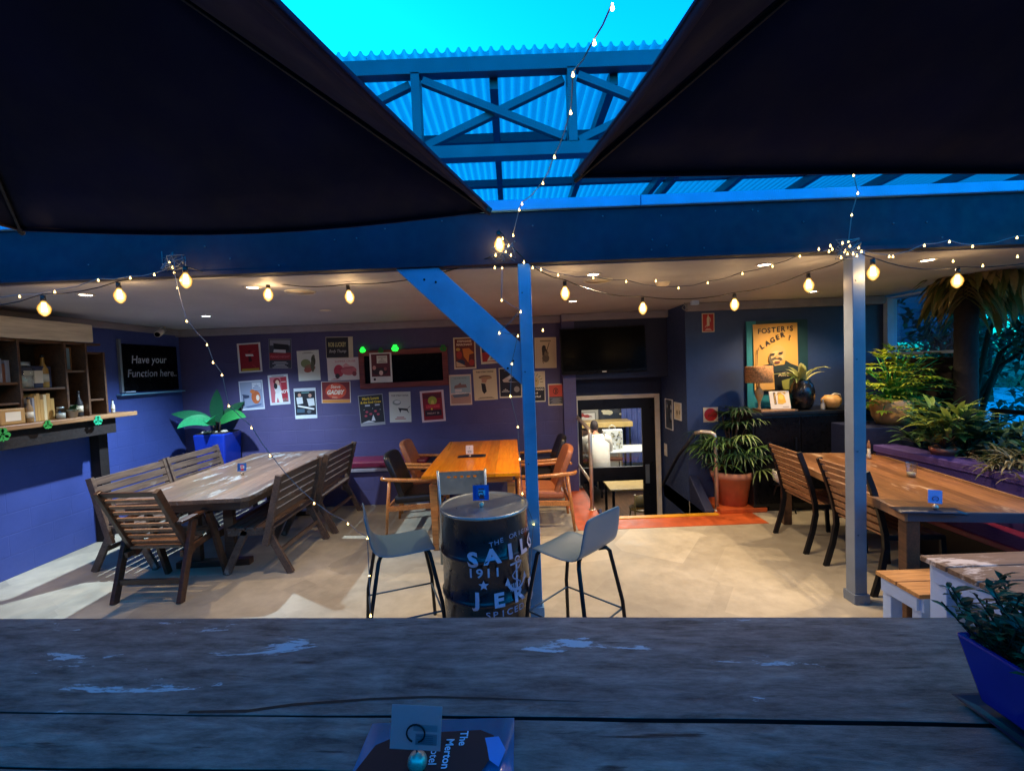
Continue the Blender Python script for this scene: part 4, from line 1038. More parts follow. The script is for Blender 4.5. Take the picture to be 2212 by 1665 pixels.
# ---- right table with slat chairs
t = thing('dining_table', 'long brown slatted timber dining table beside the purple planter wall', 'table', (3.135, 3.74, 0), R(-9.5)); DT = t
MB().box(-.445, .445, -.965, .965, .722, .748).build('tabletop', 'wood_right_table', t, bevel=.003)
m = MB(); m.box(-.45, .45, -.985, -.967, .69, .752); m.build('edge_band', 'table_band', t, bevel=.002)
MB().box(-.466, -.447, -.985, .985, .69, .750).build('edge_band', 'wood_counter', t, bevel=.002); MB().box(.447, .466, -.985, .985, .69, .756).build('edge_band', 'wood_counter', t, bevel=.002); MB().box(-.445, .445, .967, .985, .69, .75).build('edge_band', 'wood_counter', t, bevel=.002)
for x in (-.40, .40):
    for y in (-.92, .92): MB().box(x - .04, x + .04, y - .04, y + .04, 0, .69).build('leg', 'wood_shelf', t, bevel=.004)
def slat_chair(loc, rz, label):
    t = thing('slat_chair', label, 'chair', loc, rz, 'black framed slat back dining chairs')
    for sx in (-1, 1):
        x = sx * .255
        pts = [(x, -.335, .925), (x, -.29, .80), (x, -.235, .62), (x, -.20, .46), (x, -.195, .36), (x, -.225, .20), (x, -.285, .0)]
        m = MB()
        for i in range(len(pts) - 1): m.bar(pts[i], Vector(pts[i + 1]) + (Vector(pts[i + 1]) - Vector(pts[i])).normalized() * .004, .026, .040, up=(0, 1, 0))
        m.build('rear_leg', 'black_metal', t)
        MB().bar((x, .21, .44), (x, .235, 0), .024, .036, up=(0, 1, 0)).build('leg', 'black_metal', t, bevel=.003)
        MB().bar((x, -.20, .43), (x, .22, .43), .024, .034).build('side_rail', 'black_metal', t, bevel=.003)
        MB().bar((x, -.25, .655), (x, .18, .65), .03, .02).build('armrest', 'black_metal', t, bevel=.004) if False else None
    pts = [(-.335, .905), (-.312, .85), (-.288, .79), (-.268, .73), (-.25, .67), (-.232, .61), (-.217, .55), (-.206, .49)]
    for i, (y, z) in enumerate(pts):
        y2, z2 = pts[min(i + 1, len(pts) - 1)]
        MB().bar((-.242, y, z), (.242, y, z), .012, .047 if i else .035, up=(0, -.3, 1)).build('back_slat', 'wood_slat', t, bevel=.003)
    for i in range(6):
        y = -.16 + .07 * i; MB().box(-.242, .242, y - .03, y + .03, .432, .448).build('seat_slat', 'wood_slat', t, bevel=.003)
    return t
ch = slat_chair((2.90, 4.20, 0), R(-93), 'black framed slat back chair further from the camera, left of the dining table')
dup(ch, (2.895, 3.46, 0), R(-91), 'black framed slat back chair behind the grey post')
c = G2(2003, 1104, .752)
menu(Vector((c.x - .0, c.y + .0, .751)), R(-14), .36, .13, 'dark menu folder lying at the near end of the dining table')
card_holder(c + Vector((.05, .0, .012)), 'pale blue card in a clip on the dark folder on the dining table', .075, .085, 4, -.3, art_paleblue, s=1.2, stem=.022)
c = G2(1968, 1029, .752); t = thing('plastic_cup', 'clear plastic cup a third full on the dining table', 'cup', c)
MB().lathe([(.028, 0), (.030, .003), (.040, .115), (.0425, .118), (.040, .120), (.0385, .114), (.028, .004), (.0001, .004)], 24).build('wall', 'clear_plastic', t)
MB().lathe([(.0275, .005), (.031, .035), (.0001, .035)], 20).build('drink', 'ceramic', t)
c = G2(1876, 990, .752); t = thing('pepper_mill', 'slim timber and glass pepper mill on the dining table beside the grey post', 'pepper mill', c)
MB().lathe([(.020, 0), (.021, .03), (.014, .05), (.013, .10)], 14).build('body', 'ceramic', t); MB().lathe([(.013, .10), (.017, .12), (.012, .15), (.008, .165), (.010, .175), (.0001, .182)], 14).build('head', 'wood_slat', t)
# bench seat against planter
t = thing('planter_bench', 'dark red bench seat running along the purple planter wall', 'bench', (3.62, 2.7, 0), 0)
MB().box(-.30, .06, -1.6, 1.2, .40, .45).build('seat', 'red_vinyl', t, bevel=.01); MB().box(-.05, .06, -1.6, 1.2, 0, .399).build('base', 'black_cabinet', t)
# white picnic table
t = thing('picnic_table', 'white painted table with a bleached plank top at the right edge', 'table', (2.10, 2.31, 0), 0)
for i in range(5):
    y = -.02 - .148 * i; MB().box(0, 1.7, y - .14, y, .695, .722).build('top_plank', 'wood_picnic', t, bevel=.004)
for x in (.045, 1.6):
    for y in (-.075, -.67): MB().box(x, x + .095, y - .045, y + .045, 0, .694).build('leg', 'white_timber', t, bevel=.004)
MB().box(.05, 1.68, -.045, -.025, .60, .694).build('apron', 'white_timber', t); MB().box(.028, .048, -.70, -.06, .60, .694).build('apron', 'white_timber', t, bevel=.003)
t = thing('picnic_bench', 'low white painted bench with pale plank seat behind the white table', 'bench', (2.20, 2.40, 0), 0)
for i in range(2): MB().box(0, 1.5, .152 * i, .152 * i + .146, .422, .448).build('seat_plank', 'wood_picnic_seat', t, bevel=.004)
for x in (.03, 1.4):
    for y in (.05, .25): MB().box(x, x + .07, y - .03, y + .03, 0, .421).build('leg', 'white_timber', t, bevel=.004)
MB().box(.012, .028, .03, .27, .34, .421).build('apron', 'white_timber', t); MB().box(.03, 1.47, .005, .02, .34, .421).build('apron', 'white_timber', t)

# =================================================================== HANDRAILS, DOOR
a = ony(1270, 1100, 5.41)
t = thing('handrail', 'beige painted steel guard rail on the left side of the stairwell', 'handrail', (.93, 5.41, 0))
MB().tube([(0, 0, -.0), (0, 0, .93), (0, .03, .975), (0, .09, .99), (-.02, 1.10, 1.06)], .024, 12).build('top_rail', 'steel_rail', t)
MB().tube([(0, .01, .34), (-.02, 1.10, .36)], .020, 12).build('mid_rail', 'steel_rail', t)
MB().lathe([(.045, 0), (.045, .008), (.026, .012)], 16).build('foot_plate', 'steel_rail', t)
t = thing('handrail', 'bent handrail descending the stairs, its beige post in front of the palm pot', 'handrail', (2.375, 5.21, 0))
MB().tube([(0, 0, .0), (0, 0, .86), (-.01, .01, .905), (-.05, .03, .93), (-.13, .08, .935), (-.18, .14, .91)], .023, 12).build('post', 'steel_rail', t)
MB().tube([(-.18, .14, .91), (-.24, .55, .56), (-.26, 1.08, .06), (-.26, 1.12, .0)], .021, 12).build('rail', 'dark_rail', t)
MB().lathe([(.045, 0.004), (.045, .012), (.024, .016)], 16).build('foot_plate', 'steel_rail', t)
dx0, dx1, dz1 = .955, 2.10, 1.27
t = thing('glass_door', 'black framed glass door in a beige architrave at the bottom of the stairs', 'door', (0, DW, 0))
m = MB(); fr = .055
MB().box(dx0 - .055, dx0, -.03, .03, LOW, dz1 + .055).build('architrave', 'cream_paint', t, bevel=.003)
MB().box(dx1 - .01, dx1 + .06, -.03, .03, LOW, dz1 + .055).build('architrave', 'cream_paint', t, bevel=.003)
MB().box(dx0 + .001, dx1 - .011, -.03, .03, dz1 - .0, dz1 + .055).build('architrave', 'cream_paint', t, bevel=.003)
lf = thing('door_leaf', None, None, (0, .01, 0)); lf.parent = t
gx0, gx1 = dx0 + .055, dx1 - .20
for (x0, x1, z0, z1, nm) in ((dx0 + .002, gx0, LOW + .01, dz1 - .003, 'stile'), (gx1, dx1 - .012, LOW + .01, dz1 - .003, 'stile'), (gx0, gx1, 1.12, dz1 - .003, 'top_rail'), (gx0, gx1, .05, .255, 'lock_rail'), (gx0, gx1, LOW + .01, LOW + .18, 'bottom_rail')):
    MB().box(x0, x1, -.02, .02, z0, z1).build(nm, 'door_black', lf)
for z0, z1 in ((.255, 1.12), (LOW + .18, .05)): MB().box(gx0, gx1, -.003, .003, z0, z1).build('pane', 'glass', lf)
MB().box(gx1 + .03, gx1 + .09, -.035, -.021, .0, .28).build('push_plate', 'grey_metal', lf, bevel=.003)

# =================================================================== ROOM BEHIND THE DOOR
f = MB().box(-2.5, 5.5, 6.721, 11.2, LOW - .1, LOW).build('room_floor', 'wood_shelf'); tag(f, kind='structure')
f = MB().box(-2.5, 5.5, 6.721, 11.2, 1.9, 2.0).build('room_ceiling', 'room_paint'); tag(f, kind='structure')
wall('room_wall', (-2.5, 5.5, 11.0, 11.2, LOW, 1.9), 'room_paint', 'pale back wall of the dining room seen through the glass door')
wall('room_wall', (-2.6, -2.5, 6.721, 11.2, LOW, 1.9), 'room_paint', 'left wall of the dining room behind the posters')
wall('room_wall', (5.5, 5.6, 6.721, 11.2, LOW, 1.9), 'room_paint', 'right wall of the dining room beyond the door')
lamp('room_light', 'AREA', (2.2, 8.6, 1.85), 130, (1.0, .86, .68), 1.2, tgt=(2.2, 8.6, 0))
o = thing('ceiling_panel', 'warm ceiling panel lamp lighting the dining room behind the door', 'ceiling light', (2.2, 8.6, 1.88))
MB().box(-.6, .6, -.6, .6, -.01, .018).build('diffuser', 'room_lamp', o)
def person(loc, rz, label, shirt, hair, seat_h=.47, lean=.25):
    t = thing('person', label, 'person', loc, rz)
    # seated body as one skinned surface; faces +Y
    V = [(0, 0, seat_h + .10), (0, .06 * lean * 2, seat_h + .30), (0, lean * .5, seat_h + .50), (0, lean * .75, seat_h + .60), (0, lean * .95, seat_h + .67), (0, lean * 1.1 + .02, seat_h + .73)]
    Rr = [(.17, .13), (.15, .11), (.16, .11), (.09, .07), (.06, .06), (.055, .055)]
    E = [(i, i + 1) for i in range(5)]
    sh = seat_h + .57; sy = lean * .68
    for sx in (-1, 1):
        b = len(V); V += [(sx * .19, sy, sh), (sx * .25, sy + .08, sh - .25), (sx * .20, sy + .30, sh - .30), (sx * .17, sy + .36, sh - .30)]
        Rr += [(.07, .065), (.05, .048), (.036, .034), (.03, .02)]; E += [(3, b), (b, b + 1), (b + 1, b + 2), (b + 2, b + 3)]
        for k in range(4):
            e = len(V); a0 = (-.03 + .02 * k) ; V += [(sx * .17 + a0, sy + .42, sh - .305), (sx * .17 + a0 * 1.1, sy + .45 + .008 * (k in (1, 2)), sh - .325)]; Rr += [(.010, .010), (.008, .008)]; E += [(b + 3, e), (e, e + 1)]
        e = len(V); V += [(sx * .17 - sx * .045, sy + .385, sh - .31), (sx * .17 - sx * .055, sy + .41, sh - .32)]; Rr += [(.011, .011), (.009, .009)]; E += [(b + 3, e), (e, e + 1)]
        b = len(V); V += [(sx * .10, .06, seat_h + .08), (sx * .12, .42, seat_h + .08), (sx * .12, .46, .09), (sx * .12, .56, .04)]
        Rr += [(.10, .09), (.07, .07), (.045, .045), (.035, .03)]; E += [(0, b), (b, b + 1), (b + 1, b + 2), (b + 2, b + 3)]
    me = bpy.data.meshes.new('body'); me.from_pydata(V, E, []); o = bpy.data.objects.new('body', me); C.objects.link(o); o.parent = t
    me.materials.append(MATS['skin']); sk = o.modifiers.new('skin', 'SKIN')
    for v, r_ in zip(me.skin_vertices[0].data, Rr): v.radius = r_
    me.skin_vertices[0].data[0].use_root = True; o.modifiers.new('sub', 'SUBSURF').render_levels = 2; sk.use_smooth_shade = True
    hc = Vector((0, lean * 1.2 + .04, seat_h + .82)); m = MB(); m.ball(hc, .10, 18, (.78, .95, 1.15)); m.ball(hc + Vector((0, .095, -.01)), .016, 8, (.8, 1, 1.3))
    for sx in (-1, 1): m.ball(hc + Vector((sx * .08, -.005, -.01)), .02, 8, (.4, .8, 1.4)); m.ball(hc + Vector((sx * .03, .082, .02)), .011, 8)
    m.ball(hc + Vector((0, .088, -.05)), .018, 8, (1.3, .4, .4)); m.build('head', 'skin', t)
    MB().ball(hc + Vector((0, -.014, .022)), .106, 18, (.80, .93, 1.08)).build('hair', hair, t)
    m = MB(); prof = [(.185, seat_h + .06, 0), (.18, seat_h + .2, .03), (.20, seat_h + .38, .30), (.225, seat_h + .52, .6), (.20, seat_h + .62, .76), (.115, seat_h + .69, .92)]
    b = 0; n = 20
    for r_, z, q in prof:
        for k in range(n): a_ = 2 * pi * k / n; m.v.append((r_ * 1.12 * cos(a_), lean * q + r_ * .74 * sin(a_), z))
    for i in range(len(prof) - 1):
        for k in range(n): a_ = i * n + k; c_ = i * n + (k + 1) % n; m.face((a_, c_, c_ + n, a_ + n), True)
    for sx in (-1, 1): m.tube([(sx * .13, sy, sh + .02), (sx * .20, sy, sh), (sx * .235, sy + .03, sh - .10), (sx * .25, sy + .06, sh - .20)], [.11, .112, .10, .095], 12, cap=False)
    m.build('t_shirt', shirt, t)
    m = MB()
    for sx in (-1, 1): m.tube([(sx * .05, -.02, seat_h + .09), (sx * .10, .10, seat_h + .09), (sx * .12, .42, seat_h + .085), (sx * .12, .455, seat_h - .05), (sx * .12, .46, .14)], [.13, .115, .085, .08, .07], 12)
    m.build('trousers', 'trouser', t)
    return t
def cafe_chair(loc, rz, label, h=.46, bh=.85, mat='wood_counter', pad='brown_pad'):
    t = thing('cafe_chair', label, 'chair', loc, rz, 'chairs in the dining room')
    MB().lathe([(.20, h - .03), (.21, h - .01), (.20, h), (.0001, h + .004)], 20).build('seat', pad, t)
    for sx in (-1, 1):
        MB().tube([(sx * .15, .15, h - .03), (sx * .18, .18, 0)], .013, 8).build('leg', mat, t)
        MB().tube([(sx * .18, -.24, bh), (sx * .17, -.19, h), (sx * .18, -.20, 0)], .013, 8).build('rear_leg', mat, t)
    m = MB(); n = 8
    for z in (bh - .20, bh):
        for k in range(n + 1): u = -1 + 2 * k / n; m.v.append((u * .19, -.20 - .05 * (1 - u * u) - (z - h) * .1, z - (.03 * u * u if z == bh else 0)))
    for k in range(n): m.face((k, k + 1, n + 2 + k, n + 1 + k), True)
    o = m.build('backrest', pad, t); sd = o.modifiers.new('thick', 'SOLIDIFY'); sd.thickness = .02
    return t
person((1.69, 8.75, LOW), 0, 'person in a white t-shirt seated with their back to the glass door', 'shirt', 'hair_dark', .62, .42)
person((1.22, 9.4, LOW), R(-60), 'grey haired person seated left of the one in the white t-shirt', 'cloth_white', 'hair_grey', .60, .05)
def rtable(name, loc, w, d, h, mat, label, thick=.03, leg='black_metal'):
    t = thing(name, label, 'table', loc); MB().box(-w / 2, w / 2, -d / 2, d / 2, h - thick, h).build('tabletop', mat, t, bevel=.006)
    for x in (-w / 2 + .06, w / 2 - .06):
        for y in (-d / 2 + .06, d / 2 - .06): MB().box(x - .02, x + .02, y - .02, y + .02, 0, h - thick).build('leg', leg, t)
    return t
rtable('dining_room_table', (2.35, 9.35, LOW), 1.3, .75, .95, 'cloth_white', 'high table with a pale top in front of the person in the white t-shirt')
rtable('cafe_table', (2.05, 7.35, LOW), 1.1, .7, .74, 'table_tan', 'tan cafe table seen through the lower door pane')
cafe_chair((2.0, 6.98, LOW), 0, 'bentwood cafe chair with a pale curved back at the tan table', .45, .72, 'table_tan', 'table_tan')
cafe_chair((1.75, 10.0, LOW), pi, 'brown padded chair left of its twin behind the white bag', .6, 1.32); cafe_chair((2.25, 10.05, LOW), pi, 'brown padded chair at right, in front of the blue curtain', .6, 1.32)
rtable('dining_room_table', (2.0, 10.5, LOW), 1.5, .6, 1.40, 'table_tan', 'far table with a tan cloth behind the two brown padded chairs', .12)
# bag of glassware on the table
t = thing('gift_bag', 'white patterned bag with handles standing beside the person in the t-shirt', 'bag', (2.05, 9.15, LOW + .951)); 
A_ = Art(.40, .42); A_.base = 1
for k in range(60): x, y = random.uniform(-.9, .9), random.uniform(-.9, .9); A_.ell(x, y, random.uniform(.05, .13), random.uniform(.05, .12), random.choice(['#d9d3bd', '#8a8a70', '#f3efe0', '#b8ae86', '#5f6152', '#ffffff']), 7)
MB().box(-.2, .2, .002, .14, 0, .42).build('body', 'cloth_white', t, bevel=.004); A_.build('pattern', sheet=False, parent=t, loc=(0, 0, .2))
MB().tube([(-.07, .07, .39), (-.06, .07, .48), (0, .07, .52), (.06, .07, .48), (.07, .07, .39)], .006, 6).build('handle', 'cloth_white', t)
t = thing('curtain', 'blue curtain hanging at the back right of the dining room', 'curtain', (2.95, 10.85, LOW))
m = MB(); n = 40
for i in range(n + 1): x = -.3 + .9 * i / n; m.v += [(x, .03 * sin(i * 1.1), .3), (x, .03 * sin(i * 1.1), 2.7)]
for i in range(n): m.face((2 * i, 2 * i + 2, 2 * i + 3, 2 * i + 1), True)
m.build('cloth', 'curtain_blue', t); MB().tube([(-.35, 0, 2.71), (.65, 0, 2.71)], .012, 8).build('rail', 'black_metal', t)
def picture(name, loc, w, h, cols, label, frame_mat='black_metal', rz=0, rx=0):
    t = thing(name, label, 'picture', loc, rz); A_ = Art(w, h); rr = random.Random(int(w * 1000 + h * 77))
    for i in range(8):
        x, y = rr.uniform(-.7, .7), rr.uniform(-.7, .7); A_.ell(x, y, rr.uniform(.1, .4), rr.uniform(.1, .35), rr.choice(cols), 9)
    A_.build('print_sheet', base=cols[0], parent=t, loc=(0, -.006, 0))
    m = MB(); b = .012
    m.box(-w / 2 - b, w / 2 + b, -.014, 0, h / 2, h / 2 + b); m.box(-w / 2 - b, w / 2 + b, -.014, 0, -h / 2 - b, -h / 2); m.box(-w / 2 - b, -w / 2, -.014, 0, -h / 2, h / 2); m.box(w / 2, w / 2 + b, -.014, 0, -h / 2, h / 2)
    m.build('frame', frame_mat, t)
    return t
picture('framed_picture', (1.75, 10.98, .45), .55, .30, ['#e6e0d4', '#a5352c', '#7b1f28', '#d8d0c0'], 'red and white picture high on the dining room back wall')
picture('framed_picture', (2.5, 10.98, .50), .75, .40, ['#23252c', '#d8cfae', '#3a3c44', '#efe6c8'], 'dark picture with pale shapes on the dining room back wall')
wall('room_dado', (-2.5, 5.5, 10.9, 10.98, LOW, .18), 'cloth_white', 'white lower panelling along the dining room back wall', 'panelling') if False else None
# =================================================================== POSTERS
PY = BY - .004
def poster(rect, tilt, label, art, base='#d9d6cf', Y=PY, name='poster', cat='poster', group='gig posters on the indigo wall', curl=0):
    x0, y0, x1, y1 = rect; c = ony((x0 + x1) / 2, (y0 + y1) / 2, Y); k = Y / FPX
    w, h = (x1 - x0) * k * .97, (y1 - y0) * k * .97; A_ = Art(w, h); art(A_)
    o = A_.build(name, base=base, loc=c, rot=(0, R(-tilt), 0), curl=curl); return tag(o, label, cat, group)
CR, WH, BK, RD, PK, OR_ = '#d9cfb4', '#d8d8d6', '#17171c', '#a81f28', '#c77c88', '#d8702c'
def smallprint(A_, y0, y1, n, col, x0=-.7, x1=.7):
    for i in range(n):
        y = y0 + (y1 - y0) * i / n; q = .15 * ((i * 7) % 3); A_.rect(x0 + q, y, x1 - q, y + abs(y1 - y0) / n * .55, col)
def p1(A): A.rect(-.84, -.9, .84, .9, '#8e1822'); A.P([(-.3, .1), (.35, .08), (.3, .22), (-.35, .25)], WH); A.P([(-.1, .1), (.1, .1), (.2, -.25), (-.1, -.3)], '#3b1015'); A.line([(.1, .3), (.5, .45)], .006, '#c8464a'); A.line([(.2, -.5), (.5, -.7)], .006, '#c8464a'); A.rect(-.75, -.88, .75, -.74, '#b8a02c'); A.ell(.02, .42, .1, .08, '#5d1118')
def p2(A): A.rect(-.97, -.97, .97, .97, '#3a3f4c'); A.rect(-.9, .55, .9, .92, '#8f929c'); A.P([(-.6, .7), (.75, .6), (.8, .2), (-.5, .15)], '#14151b'); A.P([(-.6, .1), (.5, .05), (.5, .25), (-.55, .3)], '#c9ccd2'); A.rect(-.95, -.42, .95, .05, '#8d2431'); A.text('PIANO NIGHT', 0, -.2, .16, '#c76570', maxw=1.7, bold=.02); smallprint(A, -.95, -.5, 5, '#b6bcc6')
def p3(A): A.ell(-.25, .15, .45, .28, '#7d8a5e'); A.ell(.45, .3, .2, .35, '#3f4535'); A.ell(.1, -.15, .5, .22, '#8f6a52'); A.ell(.5, .6, .12, .1, '#50513f'); A.ell(-.1, -.3, .35, .16, '#a35a4a'); A.ell(.35, -.05, .16, .4, '#555b44'); smallprint(A, .8, .92, 2, '#8b8f86', -.5, .5)
def p4(A): A.rect(-.97, -.95, .66, .95, '#1d1d24'); A.text('ROB LUCKEY', -.16, .28, .42, '#d8cf8c', maxw=1.3, bold=.015); A.text('Body Thump', -.14, -.38, .3, '#c6c6cc', maxw=1.25, shear=.3)
def p5(A): A.text('SUMMER CRUISE', .15, .68, .18, '#b8505e', maxw=1.4); A.ell(-.28, -.15, .32, .55, '#b73a50'); A.ell(.35, -.15, .5, .42, '#c26a74'); A.ell(-.38, -.6, .15, .22, '#3c3034'); A.ell(.7, -.45, .14, .22, '#8c3b48'); A.P([(-.1, .2), (.2, .55), (.5, .2)], '#d5a3a8'); A.line([(-.3, 0), (.7, .12)], .008, '#8d2b3c'); smallprint(A, -.92, -.78, 2, '#a55', -.8, -.2)
def p6(A): A.rect(-.95, -.68, .95, .95, '#7a1d20'); A.rect(-.95, -.98, .95, -.70, '#d08a3c'); A.ell(0, .12, .72, .72, '#cf4a2e', 24); A.text('Steve', -.02, .52, .30, '#e9dcc6', shear=.2, bold=.02); A.text('GADBY', 0, .0, .40, '#ece4d2', maxw=1.2, shear=.3, bold=.04); A.text('TRIO', -.1, -.48, .16, '#e0c9a8')
def p7(A): A.rect(-.92, -.88, .92, .92, '#8a97b4'); A.rect(.1, .4, .85, .85, '#c3cbdc'); smallprint(A, .45, .8, 3, '#6f7da0', .15, .8); A.ell(.35, -.15, .38, .45, '#b8643a'); A.ell(.1, .25, .2, .14, '#c9733f'); A.ell(.5, -.2, .14, .2, '#dfd3c6'); A.P([(-.8, .1), (-.2, 0), (-.2, -.15), (-.6, -.2)], '#35405c'); A.rect(-.72, -.7, -.65, .0, '#35405c'); A.P([(-.6, -.75), (.8, -.6), (.7, -.72), (-.4, -.85)], '#5c6b92')
def p8(A): A.rect(-.84, -.84, .84, .84, '#c26a78'); A.rect(.25, -.6, .8, .8, '#a8283a'); A.ell(-.15, .55, .35, .22, '#7d1526'); A.ell(-.1, .45, .2, .2, '#d9b7a0'); A.P([(-.5, .3), (.1, .3), (.25, -.2), (-.35, -.25)], '#d9dde0'); A.P([(-.4, -.25), (.2, -.2), (.3, -.85), (-.05, -.85), (-.2, -.5), (-.35, -.85), (-.5, -.8)], '#e4e7ea'); A.ell(-.3, .25, .18, .2, '#20222a'); A.text('HOT', .5, -.15, .2, '#eee', rot=6, bold=.03); A.line([(.3, .5), (.75, .5)], .01, '#e2c6c6'); smallprint(A, -.8, -.5, 3, '#4c6b5c', .3, .8); smallprint(A, .88, .95, 1, '#777', -.6, .6)
def p9(A): A.rect(-.93, -.76, .93, .80, '#141b26'); A.ell(-.5, .55, .15, .12, '#c39a86'); A.ell(.45, .5, .15, .12, '#c39a86'); A.P([(-.8, .4), (-.25, .42), (-.2, .0), (-.75, -.05)], '#cfd8dc'); A.P([(.15, .3), (.8, .32), (.85, -.15), (.3, -.2)], '#cfd8dc'); A.P([(-.7, -.1), (.8, -.35), (.75, -.45), (-.7, -.2)], '#e8ecef'); A.rect(-.3, .66, .4, .74, '#5e8a8c'); A.rect(-.8, -.6, -.1, -.35, '#3f5b70'); A.ell(.3, -.55, .2, .12, '#59646e')
def p10(A): A.rect(-.95, -.82, .95, .95, '#22232a'); A.text('Mark Lowe', 0, .76, .17, '#d8b428', maxw=1.8, bold=.05); A.text('& the Soul Crew', 0, .52, .14, '#d8b428', maxw=1.8, bold=.05); A.rect(-.5, .26, -.1, .36, '#b8b8c4'); A.rect(.3, .26, .7, .36, '#b8b8c4'); [A.ell(x, y, .12, .07, '#b04656') for x, y in ((-.4, -.1), (.3, -.08), (-.1, -.25), (.5, -.3), (-.5, -.35))]; A.P([(-.1, -.7), (.1, -.3), (.25, -.7)], '#d8dbe0'); [A.ell(x, y, .03, .02, WH) for x, y in ((-.6, .05), (.1, .1), (.7, .0))]; A.P([(-.9, -.8), (-.3, -.65), (.2, -.8)], '#c7c9d0')
def p11(A): A.rect(-.85, -.6, .85, .92, '#5a1722'); A.rect(-.35, .30, .6, .80, '#d8d5cc'); smallprint(A, .35, .75, 4, '#9a968c', -.25, .5); A.ell(-.1, -.25, .7, .25, '#2b0e14'); A.ell(-.6, .0, .16, .14, '#c98d86'); A.ell(.0, -.35, .18, .16, '#d7b9b0'); A.ell(.4, -.1, .14, .12, '#8e4b46'); A.rect(-.7, -.85, -.5, -.7, BK)
def p12(A): A.text('THE STRAY DOGS', 0, .76, .10, '#2c2c2c', maxw=1.6, bold=.02); A.ell(-.3, .30, .40, .18, '#8f948c'); A.ell(-.25, .34, .28, .1, '#d7d6cf'); A.P([(-.2, -.05), (.7, -.12), (.75, -.4), (.6, -.25), (.1, -.2), (.0, -.4), (-.1, -.2)], '#1f2022'); A.line([(.7, -.1), (.95, .05)], .006, '#1f2022'); A.line([(.65, -.2), (.8, -.4)], .006, '#1f2022'); smallprint(A, -.8, -.6, 2, '#a55a50', -.5, .5)
def p13(A): A.rect(-.82, -.88, .82, .88, '#8c0f1c'); A.rect(-.75, .5, .75, .8, '#5a0c18'); A.ell(0, .35, .38, .28, '#a9b13a'); A.ell(0, .2, .14, .2, '#d8d05c'); A.rect(-.6, -.15, .6, .12, '#c71f30'); A.text('LIVE HERE', 0, -.03, .13, '#e45a54', maxw=1.2, bold=.02); A.rect(-.7, -.62, .7, -.25, '#2a0d18'); A.text('FRIDAY 26', 0, -.45, .12, '#d9b8a0', maxw=1.1); A.ell(-.1, -.18, .08, .06, '#e8d23a')
def p14(A): A.rect(-.88, -.9, .88, .92, '#6d2a20'); A.text('STEPHANIE', 0, .76, .13, '#e8d2b8', maxw=1.6, bold=.04); A.text('MARCHANT', 0, .55, .13, '#e8d2b8', maxw=1.6, bold=.04); A.P([(-.2, .3), (.4, .32), (.85, .0), (.4, -.1), (.3, -.6), (-.1, -.2)], '#d98232'); A.ell(-.5, -.1, .25, .25, '#a8362c'); A.ell(-.4, -.6, .4, .2, '#23304c'); A.ell(.6, -.6, .25, .2, '#b03428'); A.ell(-.6, .25, .2, .1, '#c9a04a'); A.P([(-.8, -.5), (-.2, -.7), (.1, -.85), (-.8, -.85)], '#d0b28a')
def p15(A): A.rect(-.88, -.85, .88, .85, '#a8282a'); A.rect(-.88, -.2, .88, .5, '#26305c'); A.P([(-.5, -.8), (0, -.1), (.5, -.8)], '#d8dccb'); A.P([(-.25, -.7), (0, -.3), (.25, -.7)], '#8c9a8c'); [A.P([(x + (.1 if k % 2 == 0 else .045) * sin(k * pi / 5), .0 + (.08 if k % 2 == 0 else .036) * cos(k * pi / 5)) for k in range(10)], '#e4e0d4') for x in (-.65, .4, -.2)]; A.rect(-.7, .6, .4, .75, '#e4e0d4')
def p16(A): A.rect(-.9, -.2, .9, .9, '#9db6b4'); A.rect(-.9, -.9, .9, -.3, '#b99078'); A.text('THE SURF HOTEL', 0, .76, .08, '#54625f', maxw=1.3); A.P([(-.6, .1), (.6, .15), (.5, .35), (.1, .35), (0, .48), (-.2, .35), (-.5, .3)], '#8b6a5e'); A.rect(-.5, -.12, .1, .05, '#d8d2c4'); A.text('BEACH', 0, -.25, .16, '#e8e2d4', bold=.04); A.P([(-.8, -.3), (.8, -.25), (.7, -.45), (-.6, -.5)], '#5f6f78')
def p17(A): A.text('THE STRAY DOGS', 0, .82, .10, '#25201c', maxw=1.6, bold=.03); A.ell(0, .48, .55, .12, '#7c6044'); A.ell(.1, .42, .5, .10, '#b08a60'); A.P([(-.3, .4), (.2, .36), (.05, .1), (-.3, .15)], '#c08a6a'); A.P([(-.35, .1), (.0, .05), (.08, -.45), (-.15, -.6), (-.3, -.4)], '#221d1c'); smallprint(A, -.9, -.78, 2, '#6a5a44', -.7, .7)
def p18(A): A.rect(-.93, -.9, .93, .93, '#221f28'); A.text('BLUES JAM', -.1, .80, .1, '#8d8a96', maxw=1.4); A.P([(-.7, .2), (.5, .75), (.6, .65), (-.2, .1), (.7, .0), (-.6, .05)], '#b8b2a8'); A.P([(-.3, .3), (.0, .45), (.1, .3)], '#e6e0d4'); smallprint(A, -.6, -.35, 3, '#c6beb0', -.8, -.1); A.ell(.55, -.45, .25, .2, '#8f8a84')
def p19(A): A.rect(-.93, -.95, .93, .95, '#d2c6a2'); A.rect(-.5, .72, .5, .82, '#8d8468'); A.ell(-.15, .35, .18, .14, '#2a2622'); A.P([(-.35, .3), (.0, .35), (.15, .1), (.1, -.2), (-.3, -.2)], '#3a342c'); A.ell(0, -.35, .33, .27, '#6e6450'); A.ell(.08, -.05, .2, .18, '#857a60'); A.line([(.05, .0), (.35, .65)], .010, '#3a342c'); A.line([(-.3, -.5), (-.2, -.7)], .008, '#3a342c')
